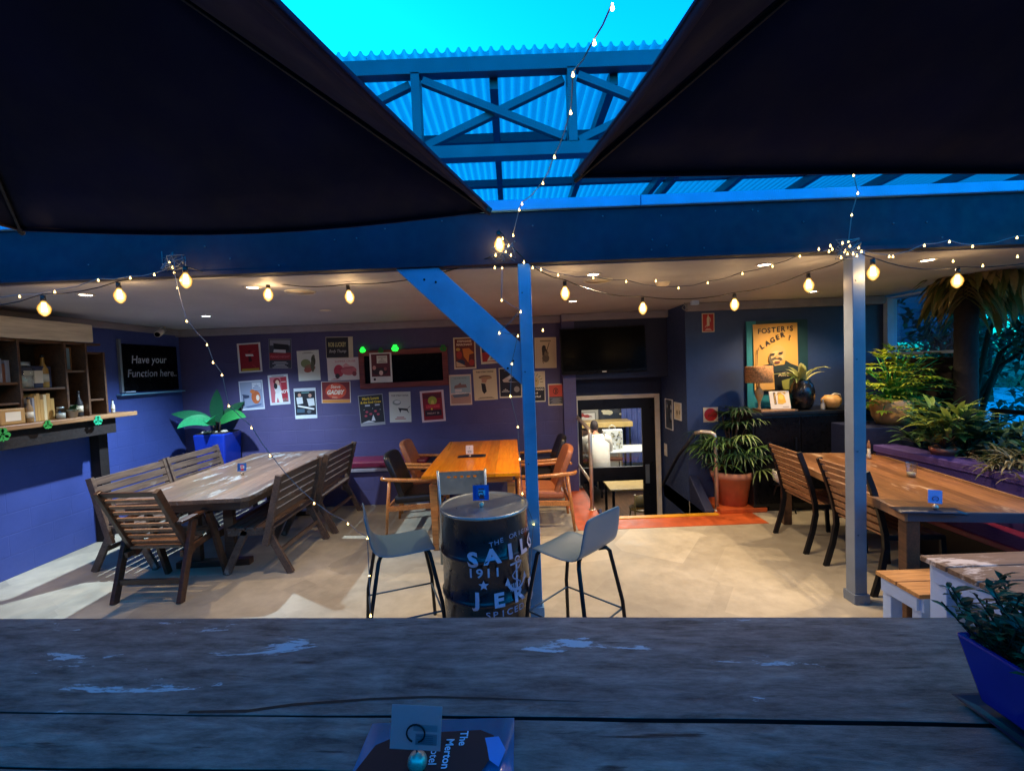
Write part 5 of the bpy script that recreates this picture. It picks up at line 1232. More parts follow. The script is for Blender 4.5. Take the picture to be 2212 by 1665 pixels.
def p20(A):
    A.rect(-.93, -.95, .93, .95, '#d6c9a6'); A.rect(-.93, -.93, .93, -.05, '#1c1c20'); A.ell(0, .30, .42, .34, '#cbb27a')
    for k in range(9): a = R(k * 22.5); A.line([(.5 * cos(a), .3 + .40 * sin(a)), (.8 * cos(a), .3 + .58 * sin(a))], .006, '#2c2820')
    A.ell(-.12, .38, .05, .04, BK); A.ell(.15, .38, .05, .04, BK); A.text('STREET FOOD', 0, -.18, .13, '#e4dcc6', maxw=1.7, bold=.04); A.text('Music &', -.1, -.42, .12, '#e4dcc6', maxw=1.2, shear=.3, bold=.03); A.text("Rock'n'Roll", 0, -.65, .12, '#e4dcc6', maxw=1.6, shear=.3, bold=.03)
def p21(A):
    A.rect(-.88, -.2, .88, .9, '#bd4a3c'); A.rect(-.88, -.9, .88, -.2, '#3e424c'); A.ell(0, .32, .34, .30, '#1c1c20', 20); A.ell(0, .32, .26, .22, '#d0523f', 20); A.rect(-.1, .12, .0, .5, BK); A.rect(.05, .15, .15, .48, BK); smallprint(A, -.85, -.28, 7, '#8f949c', -.75, .75)
PL = [((513, 740, 565, 805), 1.5, 'red gig poster with a white shape and yellow foot strip, upper left of the wall', p1, WH),
 ((580, 731, 630, 797), -2, 'dark poster with a black piano above a red band of lettering', p2, '#8b8f9a'),
 ((642, 756, 691, 823), 1.2, 'white poster with a mottled green and brown figure drawing', p3, '#cfd3cc'),
 ((703, 727, 763, 774), -1, 'small black landscape poster with yellow lettering and a cream edge strip', p4, '#c9c3ac'),
 ((706, 772, 776, 822), .5, 'white landscape poster with a pink car', p5, '#d9d3d2'),
 ((693, 823, 758, 871), -1.2, 'dark red landscape poster with an orange oval and white script', p6, '#d8cfc6'),
 ((517, 821, 570, 886), 2, 'grey blue poster with an orange fox like figure, lower left', p7, '#c6cede'),
 ((580, 808, 625, 875), 2.2, 'pink and red poster with a singer in white', p8, '#cdd6e0'),
 ((635, 837, 684, 905), .5, 'dark poster of two men in white shirts with a white border', p9, '#ccd8e4'),
 ((775, 851, 830, 920), 3, 'black poster with thick yellow lettering, lowest left of centre', p10, '#9a9a9e'),
 ((840, 845, 888, 913), -.5, 'torn cream poster with a black running dog', p12, '#d0cdbf'),
 ((908, 842, 961, 912), 2.2, 'bright red poster with a yellow green emblem', p13, '#e0c8c4'),
 ((979, 728, 1028, 798), 0, 'orange and dark red poster with a singer name across the top', p14, CR),
 ((1036, 722, 1090, 786), 1.8, 'red, white and blue poster half hidden behind the blue brace', p15, CR),
 ((970, 808, 1019, 876), .4, 'pale teal and pink poster with a boat and white lettering', p16, '#dcc9b0'),
 ((1022, 796, 1074, 865), 1.2, 'cream poster with a hat and dark gloved arm under black lettering', p17, '#d8c79c'),
 ((1077, 793, 1127, 860), 0, 'dark poster with a pale guitar behind the blue post', p18, CR),
 ((1154, 728, 1202, 796), -.8, 'cream poster with a double bass player drawing', p19, CR),
 ((1131, 801, 1178, 869), -.6, 'black and cream poster with a rising sun face, right of the blue post', p20, CR),
 ((1183, 828, 1217, 876), 0, 'small red and grey notice with a round black symbol next to the doorway', p21, CR)]
for r_, tl, lb, fn, base in PL: poster(r_, tl, lb, fn, base)
# framed blackboard with a poster taped on
a = ony(779, 838, BY); b = ony(966, 752, BY); w = b.x - a.x; h = b.z - a.z + .02
t = thing('framed_blackboard', 'wide maroon framed blackboard in the middle of the poster wall', 'blackboard', ((a.x + b.x) / 2, BY - .002, (a.z + b.z) / 2), rot=(0, R(-.5), 0))
fw = .075
MB().box(-w / 2 + fw, w / 2 - fw, -.018, -.006, -h / 2 + fw, h / 2 - fw).build('board', 'screen', t)
MB().box(-w / 2, w / 2, -.035, 0, h / 2 - fw, h / 2).build('frame', 'wood_frame', t, bevel=.006); MB().box(-w / 2, w / 2, -.035, 0, -h / 2, -h / 2 + fw).build('frame', 'wood_frame', t, bevel=.006)
MB().box(-w / 2, -w / 2 + fw, -.034, 0, -h / 2 + fw, h / 2 - fw).build('frame', 'wood_frame', t, bevel=.004); MB().box(w / 2 - fw, w / 2, -.034, 0, -h / 2 + fw, h / 2 - fw).build('frame', 'wood_frame', t, bevel=.004)
poster((798, 761, 847, 827), 0, 'white bordered dark red poster taped over the framed blackboard', p11, '#dcdcd8', Y=BY - .045)
def shamrock(p, s, mat, label, face='y', group='shamrock decorations'):
    m = MB()
    for k in range(3):
        a = R(90 + 120 * k)
        for q in (-.35, .35):
            cx, cz = cos(a + q) * s * .55, sin(a + q) * s * .55
            m.prism([(cx + s * .38 * cos(R(j * 40)), cz + s * .38 * sin(R(j * 40))) for j in range(9)], 0, .004)
    m.prism([(-.06 * s, -.9 * s), (.08 * s, -.9 * s), (.05 * s, 0), (-.05 * s, 0)], 0, .004)
    o = m.build('shamrock', mat, loc=p, rot=(R(90), 0, R(0) if face == 'y' else R(90))); return tag(o, label, 'decoration', group)
shamrock(ony(853, 752, BY - .045), .055, 'green_glow', 'glowing green shamrock light above the blackboard frame')
shamrock(ony(783, 756, BY - .045), .045, 'green_glow', 'glowing green shamrock at the left top corner of the blackboard')
shamrock(ony(957, 752, BY - .045), .055, 'shamrock', 'dull green shamrock at the right top corner of the blackboard'); shamrock(ony(822, 757, BY - .062), .045, 'shamrock', 'dark green shamrock over the taped red poster')
# ---- television
a = ony(1212, 809, 6.2); b = ony(1393, 703, 6.2); w = b.x - a.x; h = b.z - a.z
t = thing('television', 'large black flat television on the bulkhead above the glass door', 'television', ((a.x + b.x) / 2, 6.19, (a.z + b.z) / 2), rot=(R(-3), R(-.6), 0))
MB().box(-w / 2, w / 2, 0, .05, -h / 2, h / 2).build('casing', 'tv_bezel', t, bevel=.006); MB().box(-w / 2 + .02, w / 2 - .02, -.003, .0, -h / 2 + .045, h / 2 - .02).build('screen', 'screen', t)
MB().box(-.03, .03, -.006, 0, -h / 2 + .012, -h / 2 + .028).build('badge', 'white_plastic', t)
MB().box(-.1, .1, .05, .10, -.1, .1).build('mount', 'black_metal', t)
# ---- fire signs, pictures, switch
def fire1(A): A.rect(-.85, -.9, .85, .9, '#a8241c'); A.P([(-.2, -.35), (.2, -.35), (.22, .45), (.1, .65), (-.1, .65), (-.22, .45)], '#d8cfae'); A.rect(-.08, .6, .08, .8, '#d8cfae'); A.line([(.1, .62), (.35, .4), (.35, .1)], .006, '#d8cfae'); A.line([(-.5, -.5), (-.3, -.25), (-.15, -.45)], .006, '#e0b8a8'); smallprint(A, -.8, -.55, 2, '#dcc0b0', -.5, .5)
poster((1515, 676, 1543, 718), -.5, 'red fire extinguisher sign on the slate wall above the stairwell', fire1, '#c9b8a0', Y=RY - .006, name='fire_sign', cat='sign', group=None, curl=0)
def fire2(A): A.ell(0, .0, .88, .88, '#c02016', 28)
poster((1518, 879, 1551, 912), 0, 'square cream plate with a large red disc above the palm pot', fire2, '#d2b894', Y=RY - .006, name='fire_sign', cat='sign', group=None, curl=0)
def sidepic(y0, y1, ya, yb, cols, label, s):
    X = SX; a = onx(y0, ya, X - .002); b = onx(y1, yb, X - .002); Ym = (a.y + b.y) / 2; w = abs(a.y - b.y); zt, zb_ = a.z, b.z
    t = picture('small_picture', (X - .004, Ym, (zt + zb_) / 2), w, abs(zt - zb_), cols, label, 'white_plastic', rz=R(-90)); return t
sidepic(1438, 1454, 862, 928, ['#3d4a5c', '#a9b4be', '#1b2029', '#6d7a88'], 'tall narrow black and white picture on the wall down the stairs', 1)
sidepic(1458, 1472, 870, 907, ['#d8cdb0', '#8f8468', '#e8e0c8'], 'small cream framed picture nearest the corner of the stair wall', 2)
p = onx(1438, 971, SX - .003); t = thing('light_switch', 'white double switch plate on the wall down the stairs', 'switch', p, R(-90)); MB().box(-.055, .055, -.008, 0, -.09, .09).build('plate', 'white_plastic', t, bevel=.003)
for z in (-.035, .035): MB().box(-.02, .02, -.014, -.008, z - .02, z + .02).build('rocker', 'cream_paint', t, bevel=.002)

# =================================================================== BLACK CABINET AND WHAT STANDS ON IT
CT = 1.16
t = thing('cabinet', 'long black cabinet against the slate wall under the beer poster', 'cabinet', (3.55, 5.33, 0))
MB().box(-.80, .80, -.24, .22, 0.06, CT - .035).build('carcass', 'black_cabinet', t, bevel=.004); MB().box(-.83, .83, -.27, .24, CT - .034, CT).build('top', 'black_cabinet', t, bevel=.004)
for k in range(3): d_ = MB().box(-.78 + .53 * k, -.27 + .53 * k, -.256, -.241, .10, CT - .06).build('door', 'tv_bezel', t, bevel=.003); MB().box(-.33 + .53 * k, -.31 + .53 * k, -.272, -.257, .7, .86).build('handle', 'black_metal', d_)
MB().box(-.78, .78, -.2, .2, 0, .059).build('plinth', 'black_cabinet', t)
Yb = RY - .012
a = ony(1612, 884, Yb); b = ony(1740, 690, Yb); w = b.x - a.x; h = b.z - CT - .001
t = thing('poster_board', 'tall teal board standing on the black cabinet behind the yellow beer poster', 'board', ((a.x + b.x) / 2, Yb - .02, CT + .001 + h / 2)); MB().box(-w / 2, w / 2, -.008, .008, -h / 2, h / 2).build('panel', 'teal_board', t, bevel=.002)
MB().box(-w / 2 + .12, w / 2, -.0095, -.0081, -h / 2 + .16, h / 2).build('painted_shade', 'board_shade', t); MB().box(-w / 2 + .3, -w / 2 + .40, -.010, -.0082, -h / 2 + .12, -h / 2 + .15).build('label_plate', 'shamrock_teal', t)  # dark overlay paints in the shade on the board's right and top
Yp = Yb - .045; a = ony(1629, 846, Yp); b = ony(1722, 697, Yp); w = b.x - a.x; h = b.z - a.z; A = Art(w, h, .0006)
A.ell(.08, .10, .38, .27, '#d8a75e', 26); A.ell(.04, .0, .30, .20, '#dfb877', 20)
for k, ch in enumerate('FOSTER'): A.text(ch, -.72 + .215 * k, .79 + .008 * k, .15, '#2a2a26', bold=.03)
A.P([(.53, .90), (.60, .90), (.57, .80), (.54, .80)], '#2a2a26'); A.text('S', .72, .835, .15, '#2a2a26', bold=.03)
for k, ch in enumerate('LAGER'): A.text(ch, -.62 + .235 * k, .34 + .095 * k - .004 * k * k, .14, '#2a2a26', rot=32 - 5 * k, bold=.035)
A.text('?', .62, .56, .15, '#2a2a26', rot=-8, bold=.03)
A.P([(-.28, .12), (-.06, .12), (-.08, .07), (-.25, .05)], '#4c4434'); A.P([(.10, .14), (.32, .16), (.28, .09), (.12, .08)], '#4c4434'); A.ell(-.16, .10, .05, .02, '#2a2620'); A.ell(.2, .11, .05, .02, '#2a2620')
A.P([(-.28, -.10), (.02, -.02), (.30, -.10), (.22, -.02), (.02, .03), (-.2, -.02)], '#5f5440'); A.P([(-.12, -.12), (.2, -.12), (.1, -.17), (-.04, -.17)], '#7a3c2c'); A.P([(-.02, .06), (.06, .06), (.09, -.03), (-.04, -.03)], '#c89a5a')
A.P([(-.32, .1), (-.36, -.08), (-.22, -.26), (-.1, -.24)], '#6b5f46')
A.P([(-.92, -.32), (-.6, -.22), (-.25, -.18), (-.1, -.25), (.35, -.22), (.4, -.10), (.62, -.20), (.97, -.30), (.97, -.62), (-.15, -.95), (-.15, -.6), (-.5, -.35), (-.92, -.55)], '#29352e')
A.P([(-.75, -.42), (-.4, -.33), (-.15, -.42), (-.1, -.95), (-.9, -.95), (-.9, -.55)], '#dba85a'); A.P([(-.15, -.42), (.9, -.38), (.9, -.98), (-.12, -.98)], '#161c20')
A.text('ATHL', .32, -.52, .10, '#c9b48a', bold=.04); A.P([(.2, -.7), (.7, -.62), (.8, -.95), (.25, -.98)], '#8f9146')
A.line([(-.93, -.4), (-.85, .22)], .008, '#6b5230'); A.line([(-.93, .20), (-.78, .26)], .006, '#6b5230'); A.line([(-.9, .12), (-.8, .32)], .006, '#6b5230')
o = A.build('beer_poster', base='#d9a650', thick=.006, loc=((a.x + b.x) / 2, Yp, (a.z + b.z) / 2), rot=(0, R(-.6), 0)); tag(o, 'mustard yellow vintage beer poster of a bald man on the slate wall', 'poster')
# lamp with woven shade
p = onz(1636, 884, CT); t = thing('table_lamp', 'table lamp with a boxy woven shade on the left end of the black cabinet', 'lamp', (2.93, 5.27, CT))
MB().lathe([(.055, 0), (.06, .01), (.02, .02), (.013, .06), (.02, .12), (.045, .18), (.05, .23), (.02, .27), (.009, .30), (.009, .34)], 18).build('base', 'pumpkin', t)
m = MB(); m.lathe([(.145, .335), (.15, .34), (.15, .525), (.145, .53)], 30); o = m.build('lamp_shade', 'wicker', t); sd = o.modifiers.new('thick', 'SOLIDIFY'); sd.thickness = .006
t = thing('serving_tray', 'pale timber tray under the magazine on the black cabinet', 'tray', (3.05, 5.16, CT + .001), R(3))
MB().box(-.22, .22, -.09, .09, 0, .022).build('board', 'wood_counter', t, bevel=.006); MB().box(-.22, -.2, -.08, .08, .023, .04).build('handle', 'wood_counter', t)
A = Art(.22, .21); A.rect(-.6, -.5, -.38, .85, '#1d1a14'); A.text('BUKOWSKI', -.49, .17, .17, '#d8a838', rot=84, maxw=1.1, bold=.03); A.P([(-.25, -.45), (-.15, .55), (.15, .8), (.5, .5), (.6, -.3), (.2, -.5)], '#e0ae22'); A.ell(.15, .3, .25, .28, '#f0c84a'); A.P([(-.3, .5), (.3, .85), (.6, .6), (.7, .9), (-.1, .92)], '#b8924a'); A.rect(.2, -.85, .8, -.75, '#b8a88c')
t = thing('open_book', 'white magazine with a yellow picture propped on the tray beside the black vase', 'magazine', (3.13, 5.17, CT + .0255), R(-6), rot=(R(-16), 0, R(-6)))
A.build('front_page', base='#e0d6c0', parent=t, loc=(0, 0, .107)); MB().box(-.11, .11, .0015, .016, .002, .212).build('pages', 'ceramic', t, bevel=.002)
MB().box(-.05, .05, .017, .10, .002, .010).build('stand', 'black_metal', t)
t = thing('vase', 'tall rounded matt black vase on the black cabinet holding pale leaves', 'vase', (3.44, 5.27, CT + .001))
o = MB().lathe([(.075, 0), (.10, .03), (.128, .12), (.135, .20), (.115, .29), (.085, .335), (.09, .35), (.075, .345), (.07, .30), (.0001, .29)], 28).build('body', 'vase_black', t)
def leafcol(base, rr, v=.35):
    c = lin(base); k = 1 + rr.uniform(-v, v); return tuple(min(1, x * k) for x in c)
rr = random.Random(21); m = MB()
for k in range(16):
    m.cur = leafcol(rr.choice(['#8ba05c', '#a9b070', '#4f7040', '#c0c088']), rr); a = rr.uniform(0, 2 * pi)
    m.blade((.04 * cos(a), .04 * sin(a), .33), (cos(a), sin(a) * .6, rr.uniform(.5, 1.8)), rr.uniform(.2, .36), rr.uniform(.04, .08), rr.uniform(.9, 1.9), 5, shape='ovate', fold=.15)
m.build('leaves', 'leaf', t, colors=True)
t = thing('pumpkin_jar', 'small orange ribbed ceramic pumpkin on the black cabinet beside the grey post', 'pumpkin', (3.75, 5.22, CT + .001))
MB().lathe([(.04, 0), (.075, .02), (.098, .075), (.095, .12), (.06, .158), (.02, .16), (.0001, .15)], 40, fn=lambda a, z: 1 + .07 * abs(sin(a * 4))).build('body', 'pumpkin', t)
MB().tube([(.0, 0, .15), (.04, .0, .175), (.10, .0, .165), (.125, 0, .10)], [.012, .010, .008, .005], 8).build('stem', 'ceramic', t)
t = thing('small_bottle', 'tiny cream bottle beside the ceramic pumpkin', 'bottle', (3.615, 5.17, CT + .001)); MB().lathe([(.022, 0), (.024, .01), (.024, .06), (.012, .08), (.010, .10)], 14).build('body', 'ceramic', t); MB().lathe([(.012, .1), (.012, .118), (.0001, .12)], 12).build('cap', 'cream_paint', t)
t = thing('potted_herb', 'little pale green plant at the right end of the black cabinet', 'plant', (3.98, 5.18, CT + .001)); MB().lathe([(.03, 0), (.04, .05), (.035, .05), (.0001, .045)], 14).build('pot', 'ceramic', t); m = MB()
for k in range(22):
    m.cur = leafcol('#8fae3c', rr); a = rr.uniform(0, 2 * pi); m.blade((0, 0, .045), (cos(a), sin(a), rr.uniform(.2, 1.4)), rr.uniform(.05, .12), .03, .8, 3, shape='ovate')
m.build('leaves', 'leaf', t, colors=True)

# =================================================================== LEFT SERVERY SHELVES
SXL = LX; SF = -4.40
t = thing('shelf_unit', 'dark timber bar shelves with a pale header board on the blue side wall', 'shelves', (SXL, 4.2, 0)); SH = t
def sb(nm, x0, x1, y0, y1, z0, z1, mat='wood_shelf', b=.003): return MB().box(x0, x1, y0 - 4.2, y1 - 4.2, z0, z1).build(nm, mat, t, bevel=b)
sb('header_board', .31, .37, 2.9, 3.62, 2.215, 2.40, 'wood_pale', .006); sb('header_board', .31, .37, 3.626, 4.70, 2.215, 2.40, 'wood_pale', .012)
sb('counter', .005, .42, 2.8, 5.12, 1.405, 1.45, 'wood_counter', .006)
sb('back_panel', .004, .016, 2.9, 4.86, 1.451, 2.42, 'brown_timber', 0)
for y in (2.92, 4.02, 4.44, 4.66, 4.86): sb('divider', .018, .32, y - .011, y + .011, 1.451, 2.21 if y < 4.7 else 2.12)
sb('shelf', .018, .31, 2.94, 4.005, 1.80, 1.822); sb('shelf', .018, .31, 2.94, 4.005, 1.62, 1.64); sb('shelf', .018, .31, 4.035, 4.425, 1.74, 1.762); sb('shelf', .018, .30, 4.675, 4.845, 1.60, 1.62); sb('shelf', .018, .30, 4.675, 4.845, 2.10, 2.12); sb('top_shelf', .018, .31, 2.94, 4.84, 2.19, 2.213)
sb('under_panel', .02, .36, 2.8, 4.9, 1.24, 1.404, 'brown_timber'); sb('leg', .005, .11, 4.95, 5.06, 0, 1.404, 'brown_timber')  # leg: dark strip on the wall, built as an upright
rr = random.Random(4)
def item(name, cat, label, y, z, kind, x=.2, col='#888', s=1.0):
    t = thing(name, label, cat, (SXL + x, y, z + .0012), rr.uniform(-.3, .3), None)
    if kind == 'jar':
        MB().lathe([(.05 * s, 0), (.055 * s, .02), (.055 * s, .12 * s), (.035 * s, .14 * s)], 18).build('body', 'clear_plastic', t); MB().lathe([(.04 * s, .14 * s), (.04 * s, .165 * s), (.0001, .167 * s)], 16).build('lid', 'grey_metal', t); MB().lathe([(.048 * s, .003), (.05 * s, .08 * s), (.0001, .08 * s)], 16).build('filling', 'ceramic', t)
    elif kind == 'bottle':
        m = MB(); m.cur = lin(col); m.lathe([(.032 * s, 0), (.035 * s, .01), (.035 * s, .16 * s), (.014 * s, .21 * s), (.013 * s, .27 * s)], 16); m.build('body', 'items', t, colors=True)
        MB().lathe([(.0155 * s, .265 * s), (.0155 * s, .29 * s), (.0001, .291 * s)], 12).build('cap', 'black_plastic', t)
        m = MB(); m.cur = lin('#c9bfa6'); m.lathe([(.0362 * s, .05 * s), (.0362 * s, .12 * s)], 16); m.build('bottle_label', 'items', t, colors=True)
    elif kind == 'books':
        z_ = 0
        for k in range(4):
            m = MB(); m.cur = lin(rr.choice(['#6a3a2a', '#8a6a52', '#a88a6a', '#44303a', '#b89a70', '#5a4a62'])); hh = rr.uniform(.022, .04); w_, d_ = rr.uniform(.12, .15) * s, rr.uniform(.09, .11); m.box(-d_, d_, -w_, w_, z_, z_ + hh); m.build('book', 'items', t, colors=True, bevel=.002); z_ += hh + .001
    elif kind == 'row':
        y_ = -.14
        for k in range(7):
            th = rr.uniform(.024, .05); m = MB(); m.cur = lin(rr.choice(['#b08a50', '#3f4f7a', '#7a4a32', '#c9b48a', '#2c3444', '#8a8a90'])); hh = rr.uniform(.17, .25) * s; m.box(-.09, .08, y_, y_ + th - .002, 0, hh); m.build('book', 'items', t, colors=True, bevel=.002); y_ += th
    elif kind == 'pot':
        MB().lathe([(.05 * s, 0), (.075 * s, .12 * s), (.08 * s, .12 * s), (.08 * s, .135 * s), (.068 * s, .13 * s), (.0001, .12 * s)], 20).build('pot', 'ceramic', t); m = MB()
        for k in range(60):
            m.cur = leafcol(col, rr); a = rr.uniform(0, 2 * pi); m.blade((0, 0, .12 * s), (cos(a), sin(a), rr.uniform(.1, 1.6)), rr.uniform(.07, .17) * s, .035, 1.1, 3, shape='ovate')
        m.build('leaves', 'leaf', t, colors=True)
    elif kind == 'box':
        m = MB(); m.cur = lin(col); m.box(-.08 * s, .08 * s, -.1 * s, .1 * s, 0, .14 * s); m.build('carton', 'items', t, colors=True, bevel=.01); m = MB(); m.cur = lin('#d8cdb8'); m.box(.0803 * s, .082 * s, -.06 * s, .06 * s, .03 * s, .11 * s); m.build('sticker', 'items', t, colors=True)
    elif kind == 'frame':
        m = MB(); m.cur = lin(col); m.box(0, .006, -.085, .085, 0.01, .23); m.build('picture_sheet', 'items', t, colors=True); m = MB()
        m.box(-.004, .012, -.095, -.086, 0, .24); m.box(-.004, .012, .086, .095, 0, .24); m.box(-.004, .012, -.085, .085, 0, .009); m.box(-.004, .012, -.085, .085, .231, .24); m.build('frame', 'wood_counter', t)
    return t
item('books', 'books', 'pile of faded books on the upper shelf at the far left edge', 3.30, 1.822, 'books'); item('potted_plant', 'plant', 'dark trailing plant on the upper shelf of the bar unit', 3.66, 1.822, 'pot', col='#3a4a2c', s=.9)
item('row_of_books', 'books', 'upright row of books and folders on the upper shelf below the header board', 3.86, 1.822, 'row', s=.9)
item('jar', 'jar', 'large clear jar with a metal lid in the middle cubby of the bar unit', 4.14, 1.762, 'jar', s=1.5); item('bottle', 'bottle', 'yellow brown bottle in the middle cubby next to the large jar', 4.33, 1.762, 'bottle', col='#a8803c', s=1.1)
item('row_of_books', 'books', 'tall row of magazines on the counter in the middle cubby', 4.22, 1.451, 'row', s=1.1); item('framed_photo', 'picture', 'framed pale blue photo in the narrow right cubby', 4.55, 1.93, 'frame', x=.16, col='#86a8c4'); MB().box(.018, .30, .25, .45, 1.905, 1.925).build('shelf', 'wood_shelf', SH)
item('potted_plant', 'plant', 'small leafy plant in a cream pot on the counter below the shelves', 3.62, 1.451, 'pot', x=.28, col='#5a6b34', s=1.0); item('carton', 'box', 'tan carton with a pale sticker on the bar counter', 3.90, 1.451, 'box', x=.28, col='#a8824c'); item('carton', 'box', 'grey box at the right end of the lowest shelf', 4.56, 1.451, 'box', x=.2, col='#7c786c', s=.85)
for k, (y, s_, nm) in enumerate(((3.30, .8, 'clear jar on the middle shelf, leftmost of the three there'), (3.55, .6, 'smallest clear jar on the middle shelf, between two larger ones'), (3.80, .9, 'clear jar on the middle shelf, rightmost and largest of the three'))): item('jar', 'jar', nm, y, 1.64, 'jar', s=s_)
item('bottle', 'bottle', 'dark bottle with a pale label beside the green bottle on the counter', 3.38, 1.451, 'bottle', x=.33, col='#3a2418'); item('jar', 'jar', 'clear jar of pale filling on the counter left of the cream pot', 3.48, 1.451, 'jar', x=.31, s=.9)
item('bottle', 'bottle', 'dark bottle in the lower right cubby beside the grey box', 4.60, 1.451, 'bottle', x=.26, col='#15171c', s=.9); item('carton', 'box', 'dark blue carton behind the large jar in the middle cubby', 4.24, 1.762, 'box', x=.10, col='#2c3450', s=1.5); item('carton', 'box', 'orange brown box on the upper shelf beside the book pile', 3.48, 1.822, 'box', x=.22, col='#a8662c', s=.7)
item('bottle', 'bottle', 'slim tan bottle standing behind the carton on the counter', 4.05, 1.451, 'bottle', x=.34, col='#8a6a3c', s=.8); item('jar', 'jar', 'clear tumbler shaped jar on the counter below the books row', 4.36, 1.451, 'jar', x=.31, s=.7)
item('bottle', 'bottle', 'green bottle on the counter at the far left edge', 3.25, 1.451, 'bottle', x=.3, col='#2c4a30'); item('potted_plant', 'plant', 'little dark leafed plant on the counter left of the grey box', 4.46, 1.451, 'pot', x=.33, col='#3f5a34', s=.6); item('bottle', 'bottle', 'amber bottle at the right side of the upper shelf beside the book row', 3.72, 1.822, 'bottle', x=.27, col='#7a3c18', s=.9)
item('bottle', 'bottle', 'short olive bottle on the middle shelf in front of the jars', 3.68, 1.64, 'bottle', x=.28, col='#4f5428', s=.5); item('jar', 'jar', 'tiny clear jar in the cubby at the right end of the shelves', 4.75, 1.62, 'jar', s=.6); item('bottle', 'bottle', 'white bottle standing on the counter near the chalkboard', 5.0, 1.451, 'bottle', x=.25, col='#c9c9c0', s=.5)
shamrock(Vector((SXL + .425, 4.62, 1.40)), .055, 'shamrock_teal', 'teal green shamrock pinned to the right part of the bar counter edge', 'x'); shamrock(Vector((SXL + .425, 3.75, 1.38)), .065, 'shamrock', 'bright green shamrock pinned to the counter edge at the far left', 'x'); shamrock(Vector((SXL + .425, 4.12, 1.42)), .045, 'shamrock', 'small dark green shamrock on the counter edge below the books', 'x')
# chalkboard
a = onx(258, 742, LX); b = onx(384, 845, LX); y0, y1 = a.y, b.y; zt, zb_ = 2.26, 1.66; w = y1 - y0
t = thing('chalkboard', 'black chalkboard with white handwriting on the blue side wall', 'chalkboard', (LX + .004, (y0 + y1) / 2, (zt + zb_) / 2), R(90)); h = zt - zb_
MB().box(-w / 2, w / 2, -.02, 0, -h / 2, h / 2).build('slate', 'screen', t, bevel=.01)
A = Art(w, h); A.text('Have your', -.08, .32, .32, '#b4bccb', maxw=1.5, shear=.15, bold=.012, rot=1); A.text('Function here..', .02, -.22, .32, '#9aa4b8', maxw=1.8, shear=.15, bold=.012); A.build('chalk_writing', sheet=False, parent=t, loc=(0, -.0205, 0))
MB().box(-w / 2 - .1, w / 2 + .05, -.07, -.0, -h / 2 - .035, -h / 2 - .015).build('chalk_ledge', 'post_paint', t, bevel=.003); MB().box(-w / 2 - .05, -w / 2 - .02, -.03, 0, -h / 2, h / 2 + .05).build('side_trim', 'post_grey', t)
t = thing('chalk_duster', 'small blue white duster lying on the chalkboard ledge', 'duster', (LX + .04, y0 + .05, zb_ - .0145), R(80)); MB().box(-.06, .06, -.02, .02, 0, .012).build('felt', 'black_plastic', t); MB().box(-.06, .06, -.02, .02, .0125, .028).build('grip', 'white_timber', t, bevel=.004)
# blue planter with broad leaves at the back
t = thing('blue_planter', 'tall square glazed blue planter in the back left corner holding a broad leaved plant', 'planter', (-4.12, 6.17, 0))
m = MB(); m.hexa([(-.16, -.16, 0), (.16, -.16, 0), (.16, .16, 0), (-.16, .16, 0), (-.215, -.2, 1.04), (.215, -.2, 1.04), (.215, .2, 1.04), (-.215, .2, 1.04)]); m.build('pot', 'blue_glaze', t, bevel=.02)
MB().box(-.185, .185, -.17, .17, 1.0405, 1.052).build('soil', 'soil', t)
for k in range(6): MB().ball((random.uniform(-.14, .14), random.uniform(-.14, -.02), 1.06), .035, 8, (1.3, 1, .5)).build('pebble', 'ceramic', t)
t = thing('broadleaf_plant', 'plant with six big glossy green leaves in the blue planter', 'plant', (-4.12, 6.17, 1.052)); rr = random.Random(2)
for (dx, dy, dzz, L_, W_, cc, dr) in ((0, .1, 1.6, .46, .17, '#1f5a3c', .3), (-1, -.2, .55, .52, .14, '#2a8a5c', .5), (-.7, -.8, .55, .42, .16, '#2fa66a', 1.3), (.3, -1, .75, .36, .16, '#2fa66a', 1.2), (1, -.35, .62, .50, .15, '#2f8a48', .9), (.6, .5, 1.0, .4, .14, '#1f5a3c', .6)):
    b0 = Vector((dx * .03, dy * .03, .0)); d = Vector((dx, dy, dzz)).normalized(); m = MB(); m.tube([b0, b0 + Vector((dx * .03, dy * .03, .14))], .008, 6); m.cur = lin(cc); m2 = MB(); m2.cur = lin(cc)
    m2.blade(b0 + Vector((dx * .03, dy * .03, .13)), d, L_, W_ * 1.15, dr, 8, up=(0, -1, .55), shape='ovate', fold=.08); lf = m2.build('leaf', 'leaf', t, colors=True); m.build('stalk', 'bark', lf)
# =================================================================== PLANTS AND RIGHT SIDE
def pot(t, r, h, mat='terracotta', rim=True):
    MB().lathe([(r * .68, 0), (r * .92, h * .80), (r * (1.0 if rim else .94), h * .80), (r * 1.03 if rim else r, h), (r * .90, h), (r * .86, h * .88), (.0001, h * .88)], 32).build('pot', mat, t)
    MB().lathe([(r * .87, h * .89), (r * .3, h * .92), (.0001, h * .93)], 16).build('soil', 'soil', t)
t = thing('pot_plinth', 'low painted slab under the terracotta palm pot', 'slab', (2.60, 5.30, 0)); MB().box(-.24, .30, -.22, .27, .0045, .055).build('slab', 'orange_paint', t, bevel=.006)
t = thing('palm_pot', 'large terracotta pot behind the beige handrail post', 'pot', (2.60, 5.30, .056)); pot(t, .235, .40)
rr = random.Random(31)
t = thing('lady_palm', 'bushy green fan leaved palm in the terracotta pot by the stairs', 'plant', (2.60, 5.30, .42))
m = MB(); st = MB()
